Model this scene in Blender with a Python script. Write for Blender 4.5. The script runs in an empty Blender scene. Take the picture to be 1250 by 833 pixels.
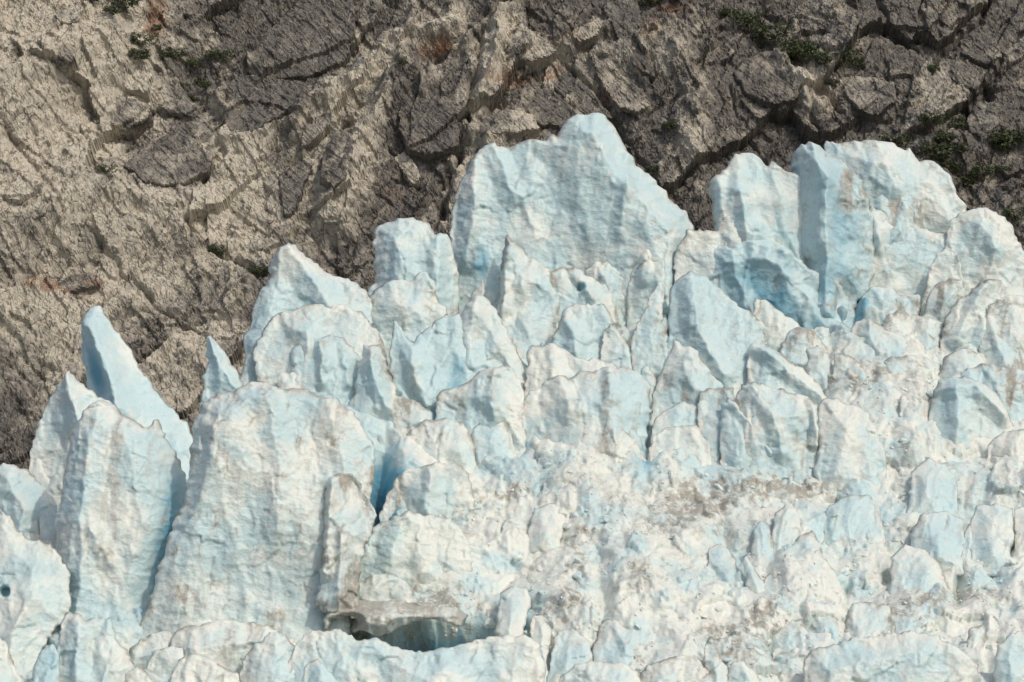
import bpy, math, random
import numpy as np

scene = bpy.context.scene
col = scene.collection
R = math.radians

# ------------------------------------------------------------------ camera, sky, sun
F = 4000.0            # focal length in photo pixels (photo 1250 x 833)
CZ = 90.0             # height of the camera above the foot of the ice
cd = bpy.data.cameras.new('camera')
cd.lens = F / 1250 * 36; cd.sensor_width = 36; cd.clip_start = 1; cd.clip_end = 20000
cam = bpy.data.objects.new('camera', cd); col.objects.link(cam)
cam.location = (0, 0, CZ); cam.rotation_euler = (R(90), 0, 0)
scene.camera = cam

SUN_EL, SUN_AZ = 49.0, 41.0     # azimuth: degrees to the right of straight behind the camera
w = bpy.data.worlds.new('World'); scene.world = w; w.use_nodes = True
nt = w.node_tree
sky = nt.nodes.new('ShaderNodeTexSky'); sky.sky_type = 'NISHITA'; sky.sun_disc = False
sky.dust_density = 4.0; sky.ozone_density = 0.0; sky.air_density = 1.0; sky.sun_elevation = R(SUN_EL); sky.sun_rotation = R(180 - SUN_AZ)
bg = nt.nodes['Background']; bg.inputs['Strength'].default_value = 0.15
nt.links.new(sky.outputs[0], bg.inputs['Color'])
ld = bpy.data.lights.new('sun', 'SUN'); ld.energy = 2.0; ld.angle = R(0.6); ld.color = (1.0, 0.94, 0.825)
sun = bpy.data.objects.new('sun', ld); col.objects.link(sun)
sun.rotation_euler = (R(90 - SUN_EL), 0, R(SUN_AZ))
scene.view_settings.view_transform = 'Standard'
scene.view_settings.look = 'None'
scene.view_settings.exposure = -0.36
scene.view_settings.gamma = 1
try:
    scene.cycles.max_bounces = 8; scene.cycles.diffuse_bounces = 5
except Exception: pass

# ------------------------------------------------------------------ numpy noise
def h3(i, j, k, seed):
    n = (i.astype(np.int64) * 374761393 + j.astype(np.int64) * 668265263 + k.astype(np.int64) * 2147483647 + seed * 974634777)
    n &= 0xffffffff
    n = ((n ^ (n >> 13)) * 1274126177) & 0xffffffff
    n = ((n ^ (n >> 15)) * 2246822519) & 0xffffffff
    return ((n ^ (n >> 16)) & 0xffffff) / float(0xffffff)
def vnoise(x, y, z=None, seed=0):
    if z is None: z = np.zeros_like(x)
    xi, yi, zi = np.floor(x), np.floor(y), np.floor(z)
    fx, fy, fz = x - xi, y - yi, z - zi
    fx = fx * fx * fx * (fx * (fx * 6 - 15) + 10); fy = fy * fy * fy * (fy * (fy * 6 - 15) + 10); fz = fz * fz * (3 - 2 * fz)
    r = 0
    flat = not np.any(z)
    for dz in ((0,) if flat else (0, 1)):
        for dy in (0, 1):
            for dx in (0, 1):
                wgt = (fx if dx else 1 - fx) * (fy if dy else 1 - fy) * (1 if flat else (fz if dz else 1 - fz))
                r = r + wgt * h3(xi + dx, yi + dy, zi + dz, seed)
    return r * 2 - 1
def fbm(x, y, seed=0, octv=4, gain=.5, z=None):
    a, s, r = 1.0, 1.0, 0
    c, sn = math.cos(.6), math.sin(.6)
    for o in range(octv):
        r = r + a * vnoise(x * s, y * s, None if z is None else z * s, seed + o * 17)
        x, y = x * c - y * sn + 3.7, x * sn + y * c + 1.3
        a *= gain; s *= 2.03
    return r
def ridged(x, y, seed=0, octv=3):
    a, s, r = 1.0, 1.0, 0
    for o in range(octv):
        r = r + a * (1 - 2 * np.abs(vnoise(x * s, y * s, None, seed + o * 31)))
        a *= .5; s *= 2.1
    return r
def blocks(x, y, seed=0, tilt=1.0):
    """broken blocks: per cell a random level and a tilted top; returns height, F1, F2"""
    xi, yi = np.floor(x), np.floor(y)
    f1 = np.full(x.shape, 9.0); f2 = np.full(x.shape, 9.0); h = np.zeros(x.shape)
    z0 = np.zeros_like(xi)
    for dy in (-1, 0, 1):
        for dx in (-1, 0, 1):
            cx, cy = xi + dx, yi + dy
            px = cx + .15 + .7 * h3(cx, cy, z0, seed); py = cy + .15 + .7 * h3(cx, cy, z0, seed + 1)
            d = (x - px) ** 2 + (y - py) ** 2
            lv = h3(cx, cy, z0, seed + 2) * 2 - 1
            gx = (h3(cx, cy, z0, seed + 3) * 2 - 1) * tilt; gy = (h3(cx, cy, z0, seed + 4) * 2 - 1) * tilt
            hh = lv + gx * (x - px) + gy * (y - py)
            new = d < f1
            f2 = np.where(new, f1, np.minimum(f2, d)); h = np.where(new, hh, h); f1 = np.where(new, d, f1)
    return h, np.sqrt(f1), np.sqrt(f2)
def sm(e0, e1, x):
    t = np.clip((x - e0) / (e1 - e0), 0, 1); return t * t * (3 - 2 * t)
def segdist(px, py, line):
    """distance to a polyline"""
    d = np.full(px.shape, 1e9)
    for (ax, ay), (bx, by) in zip(line[:-1], line[1:]):
        vx, vy = bx - ax, by - ay; L = vx * vx + vy * vy + 1e-9
        t = np.clip(((px - ax) * vx + (py - ay) * vy) / L, 0, 1)
        d = np.minimum(d, (px - ax - t * vx) ** 2 + (py - ay - t * vy) ** 2)
    return np.sqrt(d)
def splats(px, py, lst):
    r = np.zeros(px.shape)
    for (cx, cy, rx, ry, ang, a) in lst:
        c, s = math.cos(R(ang)), math.sin(R(ang))
        u = ((px - cx) * c + (py - cy) * s) / rx; v = (-(px - cx) * s + (py - cy) * c) / ry
        r = r + a * np.exp(-(u * u + v * v))
    return r

# ------------------------------------------------------------------ the place: where things stand
def depth(y):                 # the icefall climbs away from the camera
    return 905.0 - (np.asarray(y, float) - 170) * 0.30
def world(px, py, D, fwd=0):  # photo pixel + distance -> metres; fwd pushes towards the camera side (-Y)
    X = (px - 625) / F * D; Z = CZ + (416.5 - py) / F * D
    X, Y, Z = np.broadcast_arrays(X, np.asarray(D, float) - fwd, Z)
    return np.stack([X, Y, Z], -1)

def mesh_obj(name, co, faces, mat, parent=None, attrs=None, smooth=True):
    me = bpy.data.meshes.new(name)
    faces = np.asarray(faces, np.int32)
    n, k = faces.shape
    me.vertices.add(len(co)); me.vertices.foreach_set('co', np.asarray(co, np.float32).ravel())
    me.loops.add(n * k); me.loops.foreach_set('vertex_index', faces.ravel())
    me.polygons.add(n); me.polygons.foreach_set('loop_start', np.arange(0, n * k, k, dtype=np.int32))
    me.polygons.foreach_set('loop_total', np.full(n, k, np.int32))
    me.update(calc_edges=True)
    me.polygons.foreach_set('use_smooth', np.full(n, smooth))
    for a, v in (attrs or {}).items():
        at = me.attributes.new(a, 'FLOAT', 'POINT'); at.data.foreach_set('value', np.asarray(v, np.float32))
    me.materials.append(mat)
    o = bpy.data.objects.new(name, me); col.objects.link(o)
    if parent is not None: o.parent = parent
    return o
def tag(o, label=None, cat=None, group=None, kind=None):
    if label: o['label'] = label
    if cat: o['category'] = cat
    if group: o['group'] = group
    if kind: o['kind'] = kind
    return o

# ------------------------------------------------------------------ materials
def nodes(name):
    m = bpy.data.materials.new(name); m.use_nodes = True
    t = m.node_tree; b = t.nodes['Principled BSDF']
    return m, t, b
def N(t, typ, **kw):
    n = t.nodes.new(typ)
    for k, v in kw.items():
        if k in n.inputs: n.inputs[k].default_value = v
        else: setattr(n, k, v)
    return n
def L(t, a, b): t.links.new(a, b)
def noise(t, vec, scale, detail=5, rough=.55, dist=0):
    n = N(t, 'ShaderNodeTexNoise'); n.inputs['Scale'].default_value = scale; n.inputs['Detail'].default_value = detail
    n.inputs['Roughness'].default_value = rough; n.inputs['Distortion'].default_value = dist
    L(t, vec, n.inputs['Vector']); return n.outputs['Fac']
def mapping(t, vec, scale=(1, 1, 1), rot=(0, 0, 0)):
    m = N(t, 'ShaderNodeMapping'); m.inputs['Scale'].default_value = scale; m.inputs['Rotation'].default_value = rot
    L(t, vec, m.inputs['Vector']); return m.outputs[0]
def ramp(t, fac, a, b, va=0., vb=1.):
    m = N(t, 'ShaderNodeMapRange'); m.interpolation_type = 'SMOOTHSTEP'
    for i, v in zip(('From Min', 'From Max', 'To Min', 'To Max'), (a, b, va, vb)): m.inputs[i].default_value = v
    L(t, fac, m.inputs['Value']); return m.outputs[0]
def math_(t, op, a, b):
    m = N(t, 'ShaderNodeMath'); m.operation = op
    for i, v in enumerate((a, b)):
        if isinstance(v, (int, float)): m.inputs[i].default_value = v
        else: L(t, v, m.inputs[i])
    return m.outputs[0]
def mix(t, fac, a, b, mode='MIX'):
    m = N(t, 'ShaderNodeMix'); m.data_type = 'RGBA'; m.blend_type = mode
    if isinstance(fac, (int, float)): m.inputs[0].default_value = fac
    else: L(t, fac, m.inputs[0])
    for i, v in ((6, a), (7, b)):
        if isinstance(v, tuple): m.inputs[i].default_value = v + (1,)
        else: L(t, v, m.inputs[i])
    return m.outputs[2]
def attr(t, name):
    a = N(t, 'ShaderNodeAttribute'); a.attribute_name = name; return a.outputs['Fac']
def bump(t, b, fac_list):
    prev = None
    for fac, strength, distn in fac_list:
        n = N(t, 'ShaderNodeBump'); n.inputs['Strength'].default_value = strength; n.inputs['Distance'].default_value = distn
        L(t, fac, n.inputs['Height'])
        if prev is not None: L(t, prev, n.inputs['Normal'])
        prev = n.outputs[0]
    L(t, prev, b.inputs['Normal'])

def ice_material(name):
    m, t, b = nodes(name)
    geo = N(t, 'ShaderNodeNewGeometry').outputs['Position']
    big = noise(t, geo, .06, 4, .55, .6)
    mid = noise(t, mapping(t, geo, (1, 1, .45)), .28, 5, .6, .5)
    fine = noise(t, geo, 1.4, 6, .65)
    blue = math_(t, 'ADD', attr(t, 'blue'), math_(t, 'ADD', ramp(t, big, .3, .7, -.25, .45), ramp(t, mid, .3, .7, -.16, .16)))
    blue = ramp(t, blue, .0, 1.0)
    c = mix(t, blue, (.71, .745, .70), (.505, .66, .69))
    # thin grey melt film in patches
    film = ramp(t, noise(t, mapping(t, geo, (1, 1, .3)), .16, 6, .62, .8), .5, .68, 0, .2)
    c = mix(t, film, c, (.52, .55, .54))
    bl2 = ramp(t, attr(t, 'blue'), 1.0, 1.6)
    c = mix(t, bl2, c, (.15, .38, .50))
    # warm silt tint, broad and soft
    dt = attr(t, 'dirt')
    warm = math_(t, 'MULTIPLY', ramp(t, noise(t, mapping(t, geo, (1, 1, .5)), .35, 7, .68, 1.0), .44, .62), math_(t, 'ADD', math_(t, 'MULTIPLY', dt, .9), .12))
    c = mix(t, ramp(t, warm, 0, 1, 0, .8), c, (.49, .475, .415))
    # grit: streaks running down the faces and flecks
    st = noise(t, mapping(t, geo, (1.0, 1.0, .13)), .75, 6, .65, .35)
    d = attr(t, 'dirt')
    dm = math_(t, 'MULTIPLY', d, ramp(t, st, .25, .8, .2, .85))
    dm = math_(t, 'ADD', dm, math_(t, 'MULTIPLY', math_(t, 'MULTIPLY', d, d), ramp(t, fine, .3, .75, 0, .6)))
    c = mix(t, ramp(t, dm, .08, .95, 0, .82), c, (.30, .285, .245))
    fl = ramp(t, noise(t, geo, 2.6, 3, .7), .70, .8, 0, .15)
    c = mix(t, math_(t, 'MULTIPLY', fl, ramp(t, d, 0, .6, .15, 1)), c, (.2, .17, .14))
    L(t, c, b.inputs['Base Color'])
    b.inputs['Roughness'].default_value = .42
    b.inputs['Specular IOR Level'].default_value = .3
    b.inputs['Subsurface Weight'].default_value = .5; b.inputs['Subsurface Radius'].default_value = (.35, .8, 1.0); b.inputs['Subsurface Scale'].default_value = 1.0
    wn = N(t, 'ShaderNodeTexNoise'); wn.inputs['Scale'].default_value = .5; wn.inputs['Detail'].default_value = 3; L(t, geo, wn.inputs['Vector'])
    wv = N(t, 'ShaderNodeMix'); wv.data_type = 'RGBA'; wv.blend_type = 'ADD'; wv.inputs[0].default_value = 1.3; L(t, geo, wv.inputs[6]); L(t, wn.outputs['Color'], wv.inputs[7])
    vs = []
    for sc in (.5, 1.25):
        vo = N(t, 'ShaderNodeTexVoronoi'); vo.feature = 'F1'; vo.inputs['Scale'].default_value = sc
        L(t, mapping(t, wv.outputs[2], (1, 1, 1.35)), vo.inputs['Vector']); vs.append(math_(t, 'MULTIPLY', vo.outputs['Distance'], vo.outputs['Distance']))
    bump(t, b, [(vs[0], .22, .9), (vs[1], .22, .4), (fine, .2, .3)])
    return m
ICE = ice_material('glacier_ice')

def rock_material():
    m, t, b = nodes('cliff_rock')
    geo = N(t, 'ShaderNodeNewGeometry').outputs['Position']
    tan = attr(t, 'tan'); rust = attr(t, 'rust')
    n1 = noise(t, geo, .05, 6, .6, .8); n2 = noise(t, geo, .22, 5, .65, .6)
    n3 = noise(t, mapping(t, geo, (1, 1, .35), (0, R(28), 0)), 1.1, 5, .7, .3)
    n5 = noise(t, geo, 3.2, 5, .7)
    tf = math_(t, 'ADD', tan, math_(t, 'ADD', ramp(t, n1, .3, .7, -.3, .3), ramp(t, n2, .3, .7, -.3, .3)))
    tf = ramp(t, tf, .0, 1.0)
    c = mix(t, tf, (.12, .113, .106), (.52, .485, .41))
    c = mix(t, ramp(t, n3, .44, .62, 0, .5), c, mix(t, tf, (.22, .203, .172), (.42, .385, .31)))
    c = mix(t, ramp(t, n2, .54, .68, 0, .45), c, mix(t, tf, (.23, .20, .135), (.43, .37, .26)))
    for rot, st_ in ((R(-38), 71), (R(52), 20)):
        sn = noise(t, mapping(t, geo, (.12, 1, 1), (0, rot, 0)), 2.4, 6, .7, .2)
        reg = ramp(t, noise(t, geo, .045 + st_ * .0003, 2), .45, .6)
        c = mix(t, math_(t, 'MULTIPLY', ramp(t, sn, .55, .66, 0, .5), reg), c, mix(t, tf, (.33, .31, .275), (.62, .57, .49)))
        c = mix(t, math_(t, 'MULTIPLY', ramp(t, sn, .44, .34, 0, .6), reg), c, mix(t, tf, (.045, .04, .038), (.22, .195, .16)))
    # vein and hairline crack networks, bent by noise
    for sc, dark, wd, rot in ((.16, True, .03, 35), (.5, True, .05, -40), (.3, False, .03, 20)):
        wv = N(t, 'ShaderNodeMix'); wv.data_type = 'RGBA'; wv.blend_type = 'ADD'; wv.inputs[0].default_value = 2.2 / (sc * 6)
        L(t, geo, wv.inputs[6]); nn = N(t, 'ShaderNodeTexNoise'); nn.inputs['Scale'].default_value = sc * 1.6; nn.inputs['Detail'].default_value = 5; L(t, geo, nn.inputs['Vector']); L(t, nn.outputs['Color'], wv.inputs[7])
        v = N(t, 'ShaderNodeTexVoronoi'); v.feature = 'DISTANCE_TO_EDGE'; v.inputs['Scale'].default_value = sc
        L(t, mapping(t, wv.outputs[2], (1, 1, .45), (0, R(rot), 0)), v.inputs['Vector'])
        if sc == .5: vd = ramp(t, v.outputs['Distance'], 0, .09, 0, 1)
        mk = math_(t, 'MULTIPLY', ramp(t, v.outputs['Distance'], wd, 0, 0, 1), ramp(t, noise(t, geo, sc * .8, 3), .45, .6, .0, .8 if dark else .6))
        c = mix(t, mk, c, (.035, .03, .027) if dark else (.46, .43, .37))
    patch = ramp(t, n2, .42, .58)
    c = mix(t, math_(t, 'MULTIPLY', ramp(t, n5, .53, .64, 0, .5), patch), c, mix(t, tf, (.38, .35, .30), (.66, .60, .50)))  # pale crystal flecks
    c = mix(t, math_(t, 'MULTIPLY', ramp(t, n5, .45, .34, 0, .35), patch), c, mix(t, tf, (.05, .045, .04), (.2, .175, .14)))
    c = mix(t, ramp(t, math_(t, 'MULTIPLY', rust, ramp(t, n3, .35, .6, .2, 1.2)), .15, 1.1, 0, .7), c, (.22, .10, .05))
    L(t, c, b.inputs['Base Color'])
    b.inputs['Roughness'].default_value = .85; b.inputs['Specular IOR Level'].default_value = .25
    bump(t, b, [(n3, .3, .7), (vd, .6, .35), (n5, .35, .2)])
    return m
ROCK = rock_material()

# ------------------------------------------------------------------ cliff
T = {'a': (0, 0), 'b': (415, 0), 'c': (830, 0), 'A': (0, 275), 'B': (415, 275), 'C': (830, 275),
     'D': (0, 553), 'E': (415, 553), 'F': (830, 553)}
def tp(tile, pts):
    if tile == '0': return [(float(x), float(y)) for x, y in pts]
    ox, oy = T[tile]; return [(ox + x / 2.976, oy + y / 2.976) for x, y in pts]
def cliff_depth(py): return 1075.0 - (py + 20) * .17
CRACKS = [  # tile, line, width px, depth m
 ('0', [(622,0),(600,30),(583,75),(579,110),(574,150),(560,190),(549,230),(540,270)], 5, 7),
 ('b', [(750,150),(800,210),(850,250),(920,320),(1000,400),(1040,500),(1150,660)], 5, 6),
 ('b', [(640,150),(720,280),(800,360),(860,440)], 4, 4),
 ('a', [(740,390),(790,300),(870,200),(960,110),(1050,20)], 4, 5),
 ('a', [(810,560),(760,640),(700,700)], 6, 7), ('a', [(290,470),(320,560),(360,640),(400,690)], 4, 5),
 ('a', [(0,440),(60,520),(130,640),(190,730),(230,820)], 5, 5), ('A', [(330,40),(430,130),(450,190),(560,290),(700,370),(780,430)], 4, 4),
 ('A', [(680,0),(740,60),(790,110),(850,140),(960,200)], 6, 7), ('a', [(1250,440),(1190,500),(1130,570),(1060,590)], 6, 6),
 ('c', [(1130,-40),(1090,50),(1010,100),(940,170),(920,230)], 6, 8), ('c', [(1190,170),(1140,290),(1080,330),(1000,430),(950,480)], 6, 7),
 ('c', [(730,-20),(740,110),(860,150),(900,180)], 5, 6), ('c', [(560,370),(620,420),(700,440),(790,430),(850,350),(780,330)], 4, 4),
 ('c', [(470,330),(480,440),(520,500)], 5, 6), ('c', [(300,140),(400,220),(470,270),(560,370)], 8, 7),
 ('c', [(850,540),(950,580),(1040,620),(1130,600)], 7, 5), ('b', [(190,520),(230,640),(290,680)], 4, 5),
 ('b', [(300,220),(380,170),(440,110)], 6, 5), ('a', [(550,370),(520,450),(440,520)], 4, 4), ('c', [(300,-20),(430,150),(560,200),(700,250)], 4, 4),
 ('b', [(440,560),(400,640),(370,760)], 6, 7), ('a', [(1150,20),(1230,110),(1290,200)], 5, 4), ('c', [(180,330),(260,480),(330,570)], 4, 4),
]
SPURS = [  # light raised ribs: tile, line, width px, height m
 ('0', [(245,190),(300,180),(350,150),(400,128),(440,90),(500,52),(560,34)], 26, 8),
 ('0', [(415,260),(440,180),(475,120),(500,95)], 34, 10), ('0', [(610,20),(600,70),(592,120),(580,170)], 16, 6),
 ('0', [(275,170),(268,120),(285,95),(300,85)], 18, 6), ('b', [(840,170),(900,120),(960,90)], 14, 5),
 ('c', [(0,230),(60,500),(80,700)], 30, 6), ('c', [(350,200),(440,300),(500,380)], 20, 5),
 ('0', [(0,300),(120,250),(220,260)], 60, 8), ('0', [(0,120),(60,90),(130,60),(150,0)], 50, 8),
 ('0', [(100,520),(200,420),(330,340)], 70, 5), ('0', [(1080,250),(1150,170),(1250,150)], 50, 8),
]
TAN = [(40,40,80,90,0,.35),(40,120,170,190,0,.75),(120,330,250,190,20,.75),(300,240,130,60,-20,.45),(440,180,45,110,10,.6),(600,90,28,90,15,.5),(480,70,110,26,-32,.5),
       (350,90,70,75,0,-.55),(245,205,46,34,-25,-.25),(500,150,35,60,-10,-.5),(715,60,60,60,50,.35),(570,215,60,30,0,.35),(15,500,60,60,20,-.75),
       (850,120,50,90,-20,-.1),(760,150,90,40,40,-.25),(850,230,18,70,0,.25),(1010,110,45,30,10,.18),(1130,70,90,60,0,.12),(1200,140,60,60,0,.1),(950,190,60,50,0,-.12)]
RUST = [(190,20,12,26,10,1.6),(66,367,38,8,5,1.6),(116,347,16,6,0,1.0),(525,62,18,8,-25,1.3),(543,58,10,8,0,1.3),(676,84,16,6,-35,1.2),(820,18,22,14,20,1.1),
        (618,105,40,8,-20,1.0),(792,50,14,14,0,.9),(740,115,14,8,40,.9),(1010,120,20,14,0,.6),(700,50,20,10,30,.6),(480,230,24,14,0,.5)]
def spur_mask(px, py):
    r = 0
    for (tl, ln, wd, ht) in SPURS[:7]: r = np.maximum(r, np.exp(-(segdist(px + fbm(px / 30, py / 30, 98, 3) * 9, py, tp(tl, ln)) / wd * 1.3) ** 2))
    return r
def cliff_relief(px, py, want=False):
    """metres towards the camera side"""
    s, t = px * .2, py * .2
    wx = fbm(s / 12, t / 12, 5, 4, .45) * 1.1; wy = fbm(s / 12, t / 12, 9, 4, .45) * 1.1
    a = R(-38); u = (s * math.cos(a) + t * math.sin(a)); v = (-s * math.sin(a) + t * math.cos(a))
    h = fbm(s / 60, t / 60, 1, 3) * 9
    a2 = R(50); u2 = (s * math.cos(a2) + t * math.sin(a2)); v2 = (-s * math.sin(a2) + t * math.cos(a2))
    a3 = R(-62); u3 = (s * math.cos(a3) + t * math.sin(a3)); v3 = (-s * math.sin(a3) + t * math.cos(a3))
    right = sm(300, 620, px); left = 1 - sm(180, 380, px); mid = (1 - left) * (1 - sm(760, 900, px))
    def saw(x, k):
        fl = np.floor(x); fr = x - fl
        return np.where(fr < k, fr / k, (1 - fr) / (1 - k)) * (.35 + .65 * h3(fl, fl * 0, fl * 0, 5))
    h += (.35 + .65 * left) * 2.3 * saw((v2 + wx * 1.4 + fbm(s / 30, t / 30, 15, 2) * 4) / 9, .86) * sm(-.4, .4, fbm(u2 / 22, v2 / 9, 16, 2))
    h += (.3 + .7 * mid) * 3.4 * saw((-v3 + wx * 1.2 + fbm(s / 30, t / 30, 19, 2) * 5) / 13, .84) * sm(-.4, .4, fbm(u3 / 26, v3 / 12, 17, 2))
    h += right * 2.0 * saw((v + wy * 1.8 + fbm(s / 30, t / 30, 21, 2) * 5) / 11, .2) * sm(-.3, .5, fbm(u / 26, v / 12, 18, 2))
    b1, f1, f2 = blocks((u + wx * 1.5) / 34, (v + wy * 1.5) / 15, 11, 2.2); h += b1 * 3.0
    t1, f1, f2 = blocks((u + wx * 1.5) / 34, (v + wy * 1.5) / 15, 11, 0)
    b2, g1, g2 = blocks((u3 + wx * 1.2) / 14, (v3 + wy * 1.2) / 5.5, 23, 2.0); h += b2 * (.5 + .6 * right)
    t2, g1, g2 = blocks((u3 + wx * 1.2) / 14, (v3 + wy * 1.2) / 5.5, 23, 0)
    b5, g1, g2 = blocks((u2 + wy) / 8, (v2 + wx) / 3.0, 29, 2.0); h += b5 * .8
    b3, k1, k2 = blocks((u + wy * .8) / 3.4, (v + wx * .8) / 1.5, 37, 1.8); h += b3 * .5
    b4, k1, k2 = blocks((u3 + wy * .5) / 1.8, (v3 + wx * .5) / .8, 61, 1.6); h += b4 * .3
    h += ridged(u3 / 9, v3 / 2.6, 43, 4) * .22 + ridged(u2 / 5, v2 / 1.8, 44, 3) * (.1 + .1 * right) + fbm(s / 2.5, t / 2.5, 51, 4, .65) * .35
    for (tl, ln, wd, dp) in CRACKS:
        d = segdist(px + fbm(px / 22, py / 22, 88, 3) * 5, py + fbm(px / 22, py / 22, 99, 3) * 5, tp(tl, ln)); h -= dp * .5 * np.exp(-(d / wd * 1.5) ** 2)
    for (tl, ln, wd, ht) in SPURS:
        d = segdist(px + fbm(px / 30, py / 30, 98, 3) * 9, py + fbm(px / 30, py / 30, 97, 3) * 9, tp(tl, ln)); h += ht * np.clip(1 - d / wd, 0, 1)
    return (h, t1 * .30 + t2 * .16) if want else h
st = 1.9
gx = np.concatenate([np.arange(-420, -12, 8.), np.arange(-12, 1262, st), np.arange(1262, 1680, 8.)])
gy = np.concatenate([np.arange(-340, -8, 8.), np.arange(-8, 420, st), np.arange(420, 600, st * 1.6), np.arange(600, 780, 12.)])
PX, PY = np.meshgrid(gx, gy)
H, TONE = cliff_relief(PX, PY, True)
CD = cliff_depth(PY)
# the pale slope on the left swings round towards the viewer
swing = 45 * sm(330, -150, PX + .35 * PY)
co = world(PX, PY, CD - swing * .9)
co[..., 1] -= H * .9; co[..., 2] += H * .43
ny, nx = PX.shape
idx = np.arange(nx * ny).reshape(ny, nx)
fc = np.stack([idx[:-1, :-1], idx[1:, :-1], idx[1:, 1:], idx[:-1, 1:]], -1).reshape(-1, 4)
tn = splats(PX, PY, TAN) + .1 - .16 * sm(650, 850, PX) + .5 * spur_mask(PX, PY) + .15 * fbm(PX / 60, PY / 45, 303, 4) + TONE
cliff = mesh_obj('cliff', co.reshape(-1, 3), fc, ROCK, attrs={'tan': np.clip(tn, -.2, 1.2).ravel(), 'rust': splats(PX, PY, RUST).ravel()}, smooth=False)
tag(cliff, 'grey and tan fractured rock wall rising behind the ice', kind='structure')
def cliff_point(px, py, out=0.0):
    px = np.asarray(px, float); py = np.asarray(py, float)
    sw = 45 * sm(330, -150, px + .35 * py)
    hh = cliff_relief(px, py) + out
    p = world(px, py, cliff_depth(py) - sw * .9); p[..., 1] -= hh * .9; p[..., 2] += hh * .43
    return p

# ------------------------------------------------------------------ glacier sheet under the towers
SKY_X = [-420, 0, 40, 110, 200, 232, 300, 345, 420, 455, 540, 560, 640, 740, 850, 880, 1000, 1150, 1250, 1680]
SKY_Y = [660, 655, 640, 610, 600, 600, 560, 500, 470, 470, 470, 440, 420, 400, 400, 390, 385, 390, 400, 420]
GDIRT_SHADE = [(905,598,110,16,-6,1.0),(960,585,60,12,0,.8),(1010,575,60,8,-8,.6),(930,770,34,28,0,1.0),(880,790,30,20,0,.7),(700,690,16,34,0,.7),(540,640,50,18,-10,.5),
         (520,735,110,14,6,1.0),(440,750,50,18,-8,1.0),(490,772,50,12,-8,.55),(500,700,40,20,0,.4),(690,745,20,20,0,.5),(1100,745,60,14,-10,.6),(1180,730,40,20,0,.4),(1050,465,70,16,0,.5),  # the cave mouth splat is painted shade, the others are dirt
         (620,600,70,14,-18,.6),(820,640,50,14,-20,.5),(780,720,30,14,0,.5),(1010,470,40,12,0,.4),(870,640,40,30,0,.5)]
GBLUE = [(690,600,45,20,20,.5),(870,720,40,30,0,.3),(1050,620,80,60,0,.25),(1180,640,60,60,0,.35),(600,760,60,20,-10,.8),(560,770,40,14,0,.6),(490,772,60,14,-8,1.5),(640,750,20,20,0,.5),  # blue ice; cave mouth and left gully splats also paint their shade
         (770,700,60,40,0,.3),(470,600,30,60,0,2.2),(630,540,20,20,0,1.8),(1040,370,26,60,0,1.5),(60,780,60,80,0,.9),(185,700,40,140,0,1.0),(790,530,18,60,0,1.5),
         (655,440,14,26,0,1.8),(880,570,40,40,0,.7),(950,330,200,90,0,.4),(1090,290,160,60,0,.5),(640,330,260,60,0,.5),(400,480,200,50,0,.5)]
PITS = [(1040,376,8,22,0,8.),(655,448,9,14,0,6.),(630,545,8,8,0,5.),(795,535,8,26,0,7.),(1085,345,8,8,0,5.),(462,592,12,40,5,8.),(416,764,20,12,-10,12.),(492,774,34,12,-14,22.),(560,772,60,16,-8,14.),(640,770,22,20,0,6.),(466,600,16,40,5,10.),(680,800,9,14,0,6.),(1090,690,10,22,30,4.),(1196,640,6,30,10,5.),(1120,640,5,16,15,3.),(1172,706,5,18,5,5.),(1035,715,4,12,5,3.)]
def ground_relief(px, py, want=False):
    s, t = px * .2, py * .24
    wx = fbm(s / 6, t / 6, 105, 4) * 1.3; wy = fbm(s / 6, t / 6, 109, 4) * 1.3
    h = fbm(s / 30, t / 30, 101, 3) * 3.0
    for k, (sc, am) in enumerate(((14, 2.6), (6, .9))):
        h += am * (np.abs(vnoise((s + wx) / sc + k, (t + wy) / sc * 1.1, None, 160 + k)) * 1.6 - .5)
    b1, f1, f2 = blocks((s + wx) / 12, (t + wy) / 9, 111, 1.6); h += b1 * .8
    b2, f1, f2 = blocks((s + wx) / 4.2, (t + wy) / 3.2, 123, 1.8); h += b2 * .4
    smooth = sm(-.1, .5, fbm(s / 11, t / 9, 171, 3))
    rim = 0
    for sc, am in ((9, 1.2), (4.2, .8), (1.9, .6), (.95, .32)):
        _, q1, q2 = blocks((s + wx * 1.3 + .3 * t) / sc, (t + wy * 1.3) / sc * 1.15, 180 + int(sc * 10)); h += am * (1 - .6 * smooth) * (q1 * q1 * 1.5 - .4)
        if 1.5 < sc < 6: rim = rim + np.exp(-((q2 - q1) * sc / .4) ** 2)
    h += fbm(s / 1.3, t / 1.3, 151, 3) * .16 * (1 - .6 * smooth)
    h -= splats(px, py, PITS)
    return (h, rim) if want else h
def ground_point(px, py, out=0.0):
    px = np.asarray(px, float); py = np.asarray(py, float)
    lim = np.interp(px, SKY_X, SKY_Y) + 14 * fbm(px / 40, px * 0, 7, 3)
    drop = np.clip(lim - py, 0, None)
    ye = py + drop * .9                    # beyond the crest the ice runs away nearly flat
    p = world(px, ye, depth(py) + drop * .1)
    hh = ground_relief(px, py) * np.clip(1 - drop / 80, 0.15, 1) + out
    p[..., 1] -= hh * .82; p[..., 2] += hh * .57
    return p
gx = np.concatenate([np.arange(-420, -10, 8.), np.arange(-10, 1262, 2.), np.arange(1262, 1680, 8.)])
gy = np.concatenate([np.arange(180, 380, 8.), np.arange(380, 860, 1.8), np.arange(860, 1100, 8.)])
PX, PY = np.meshgrid(gx, gy)
co = ground_point(PX, PY)
ny, nx = PX.shape
idx = np.arange(nx * ny).reshape(ny, nx)
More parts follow.
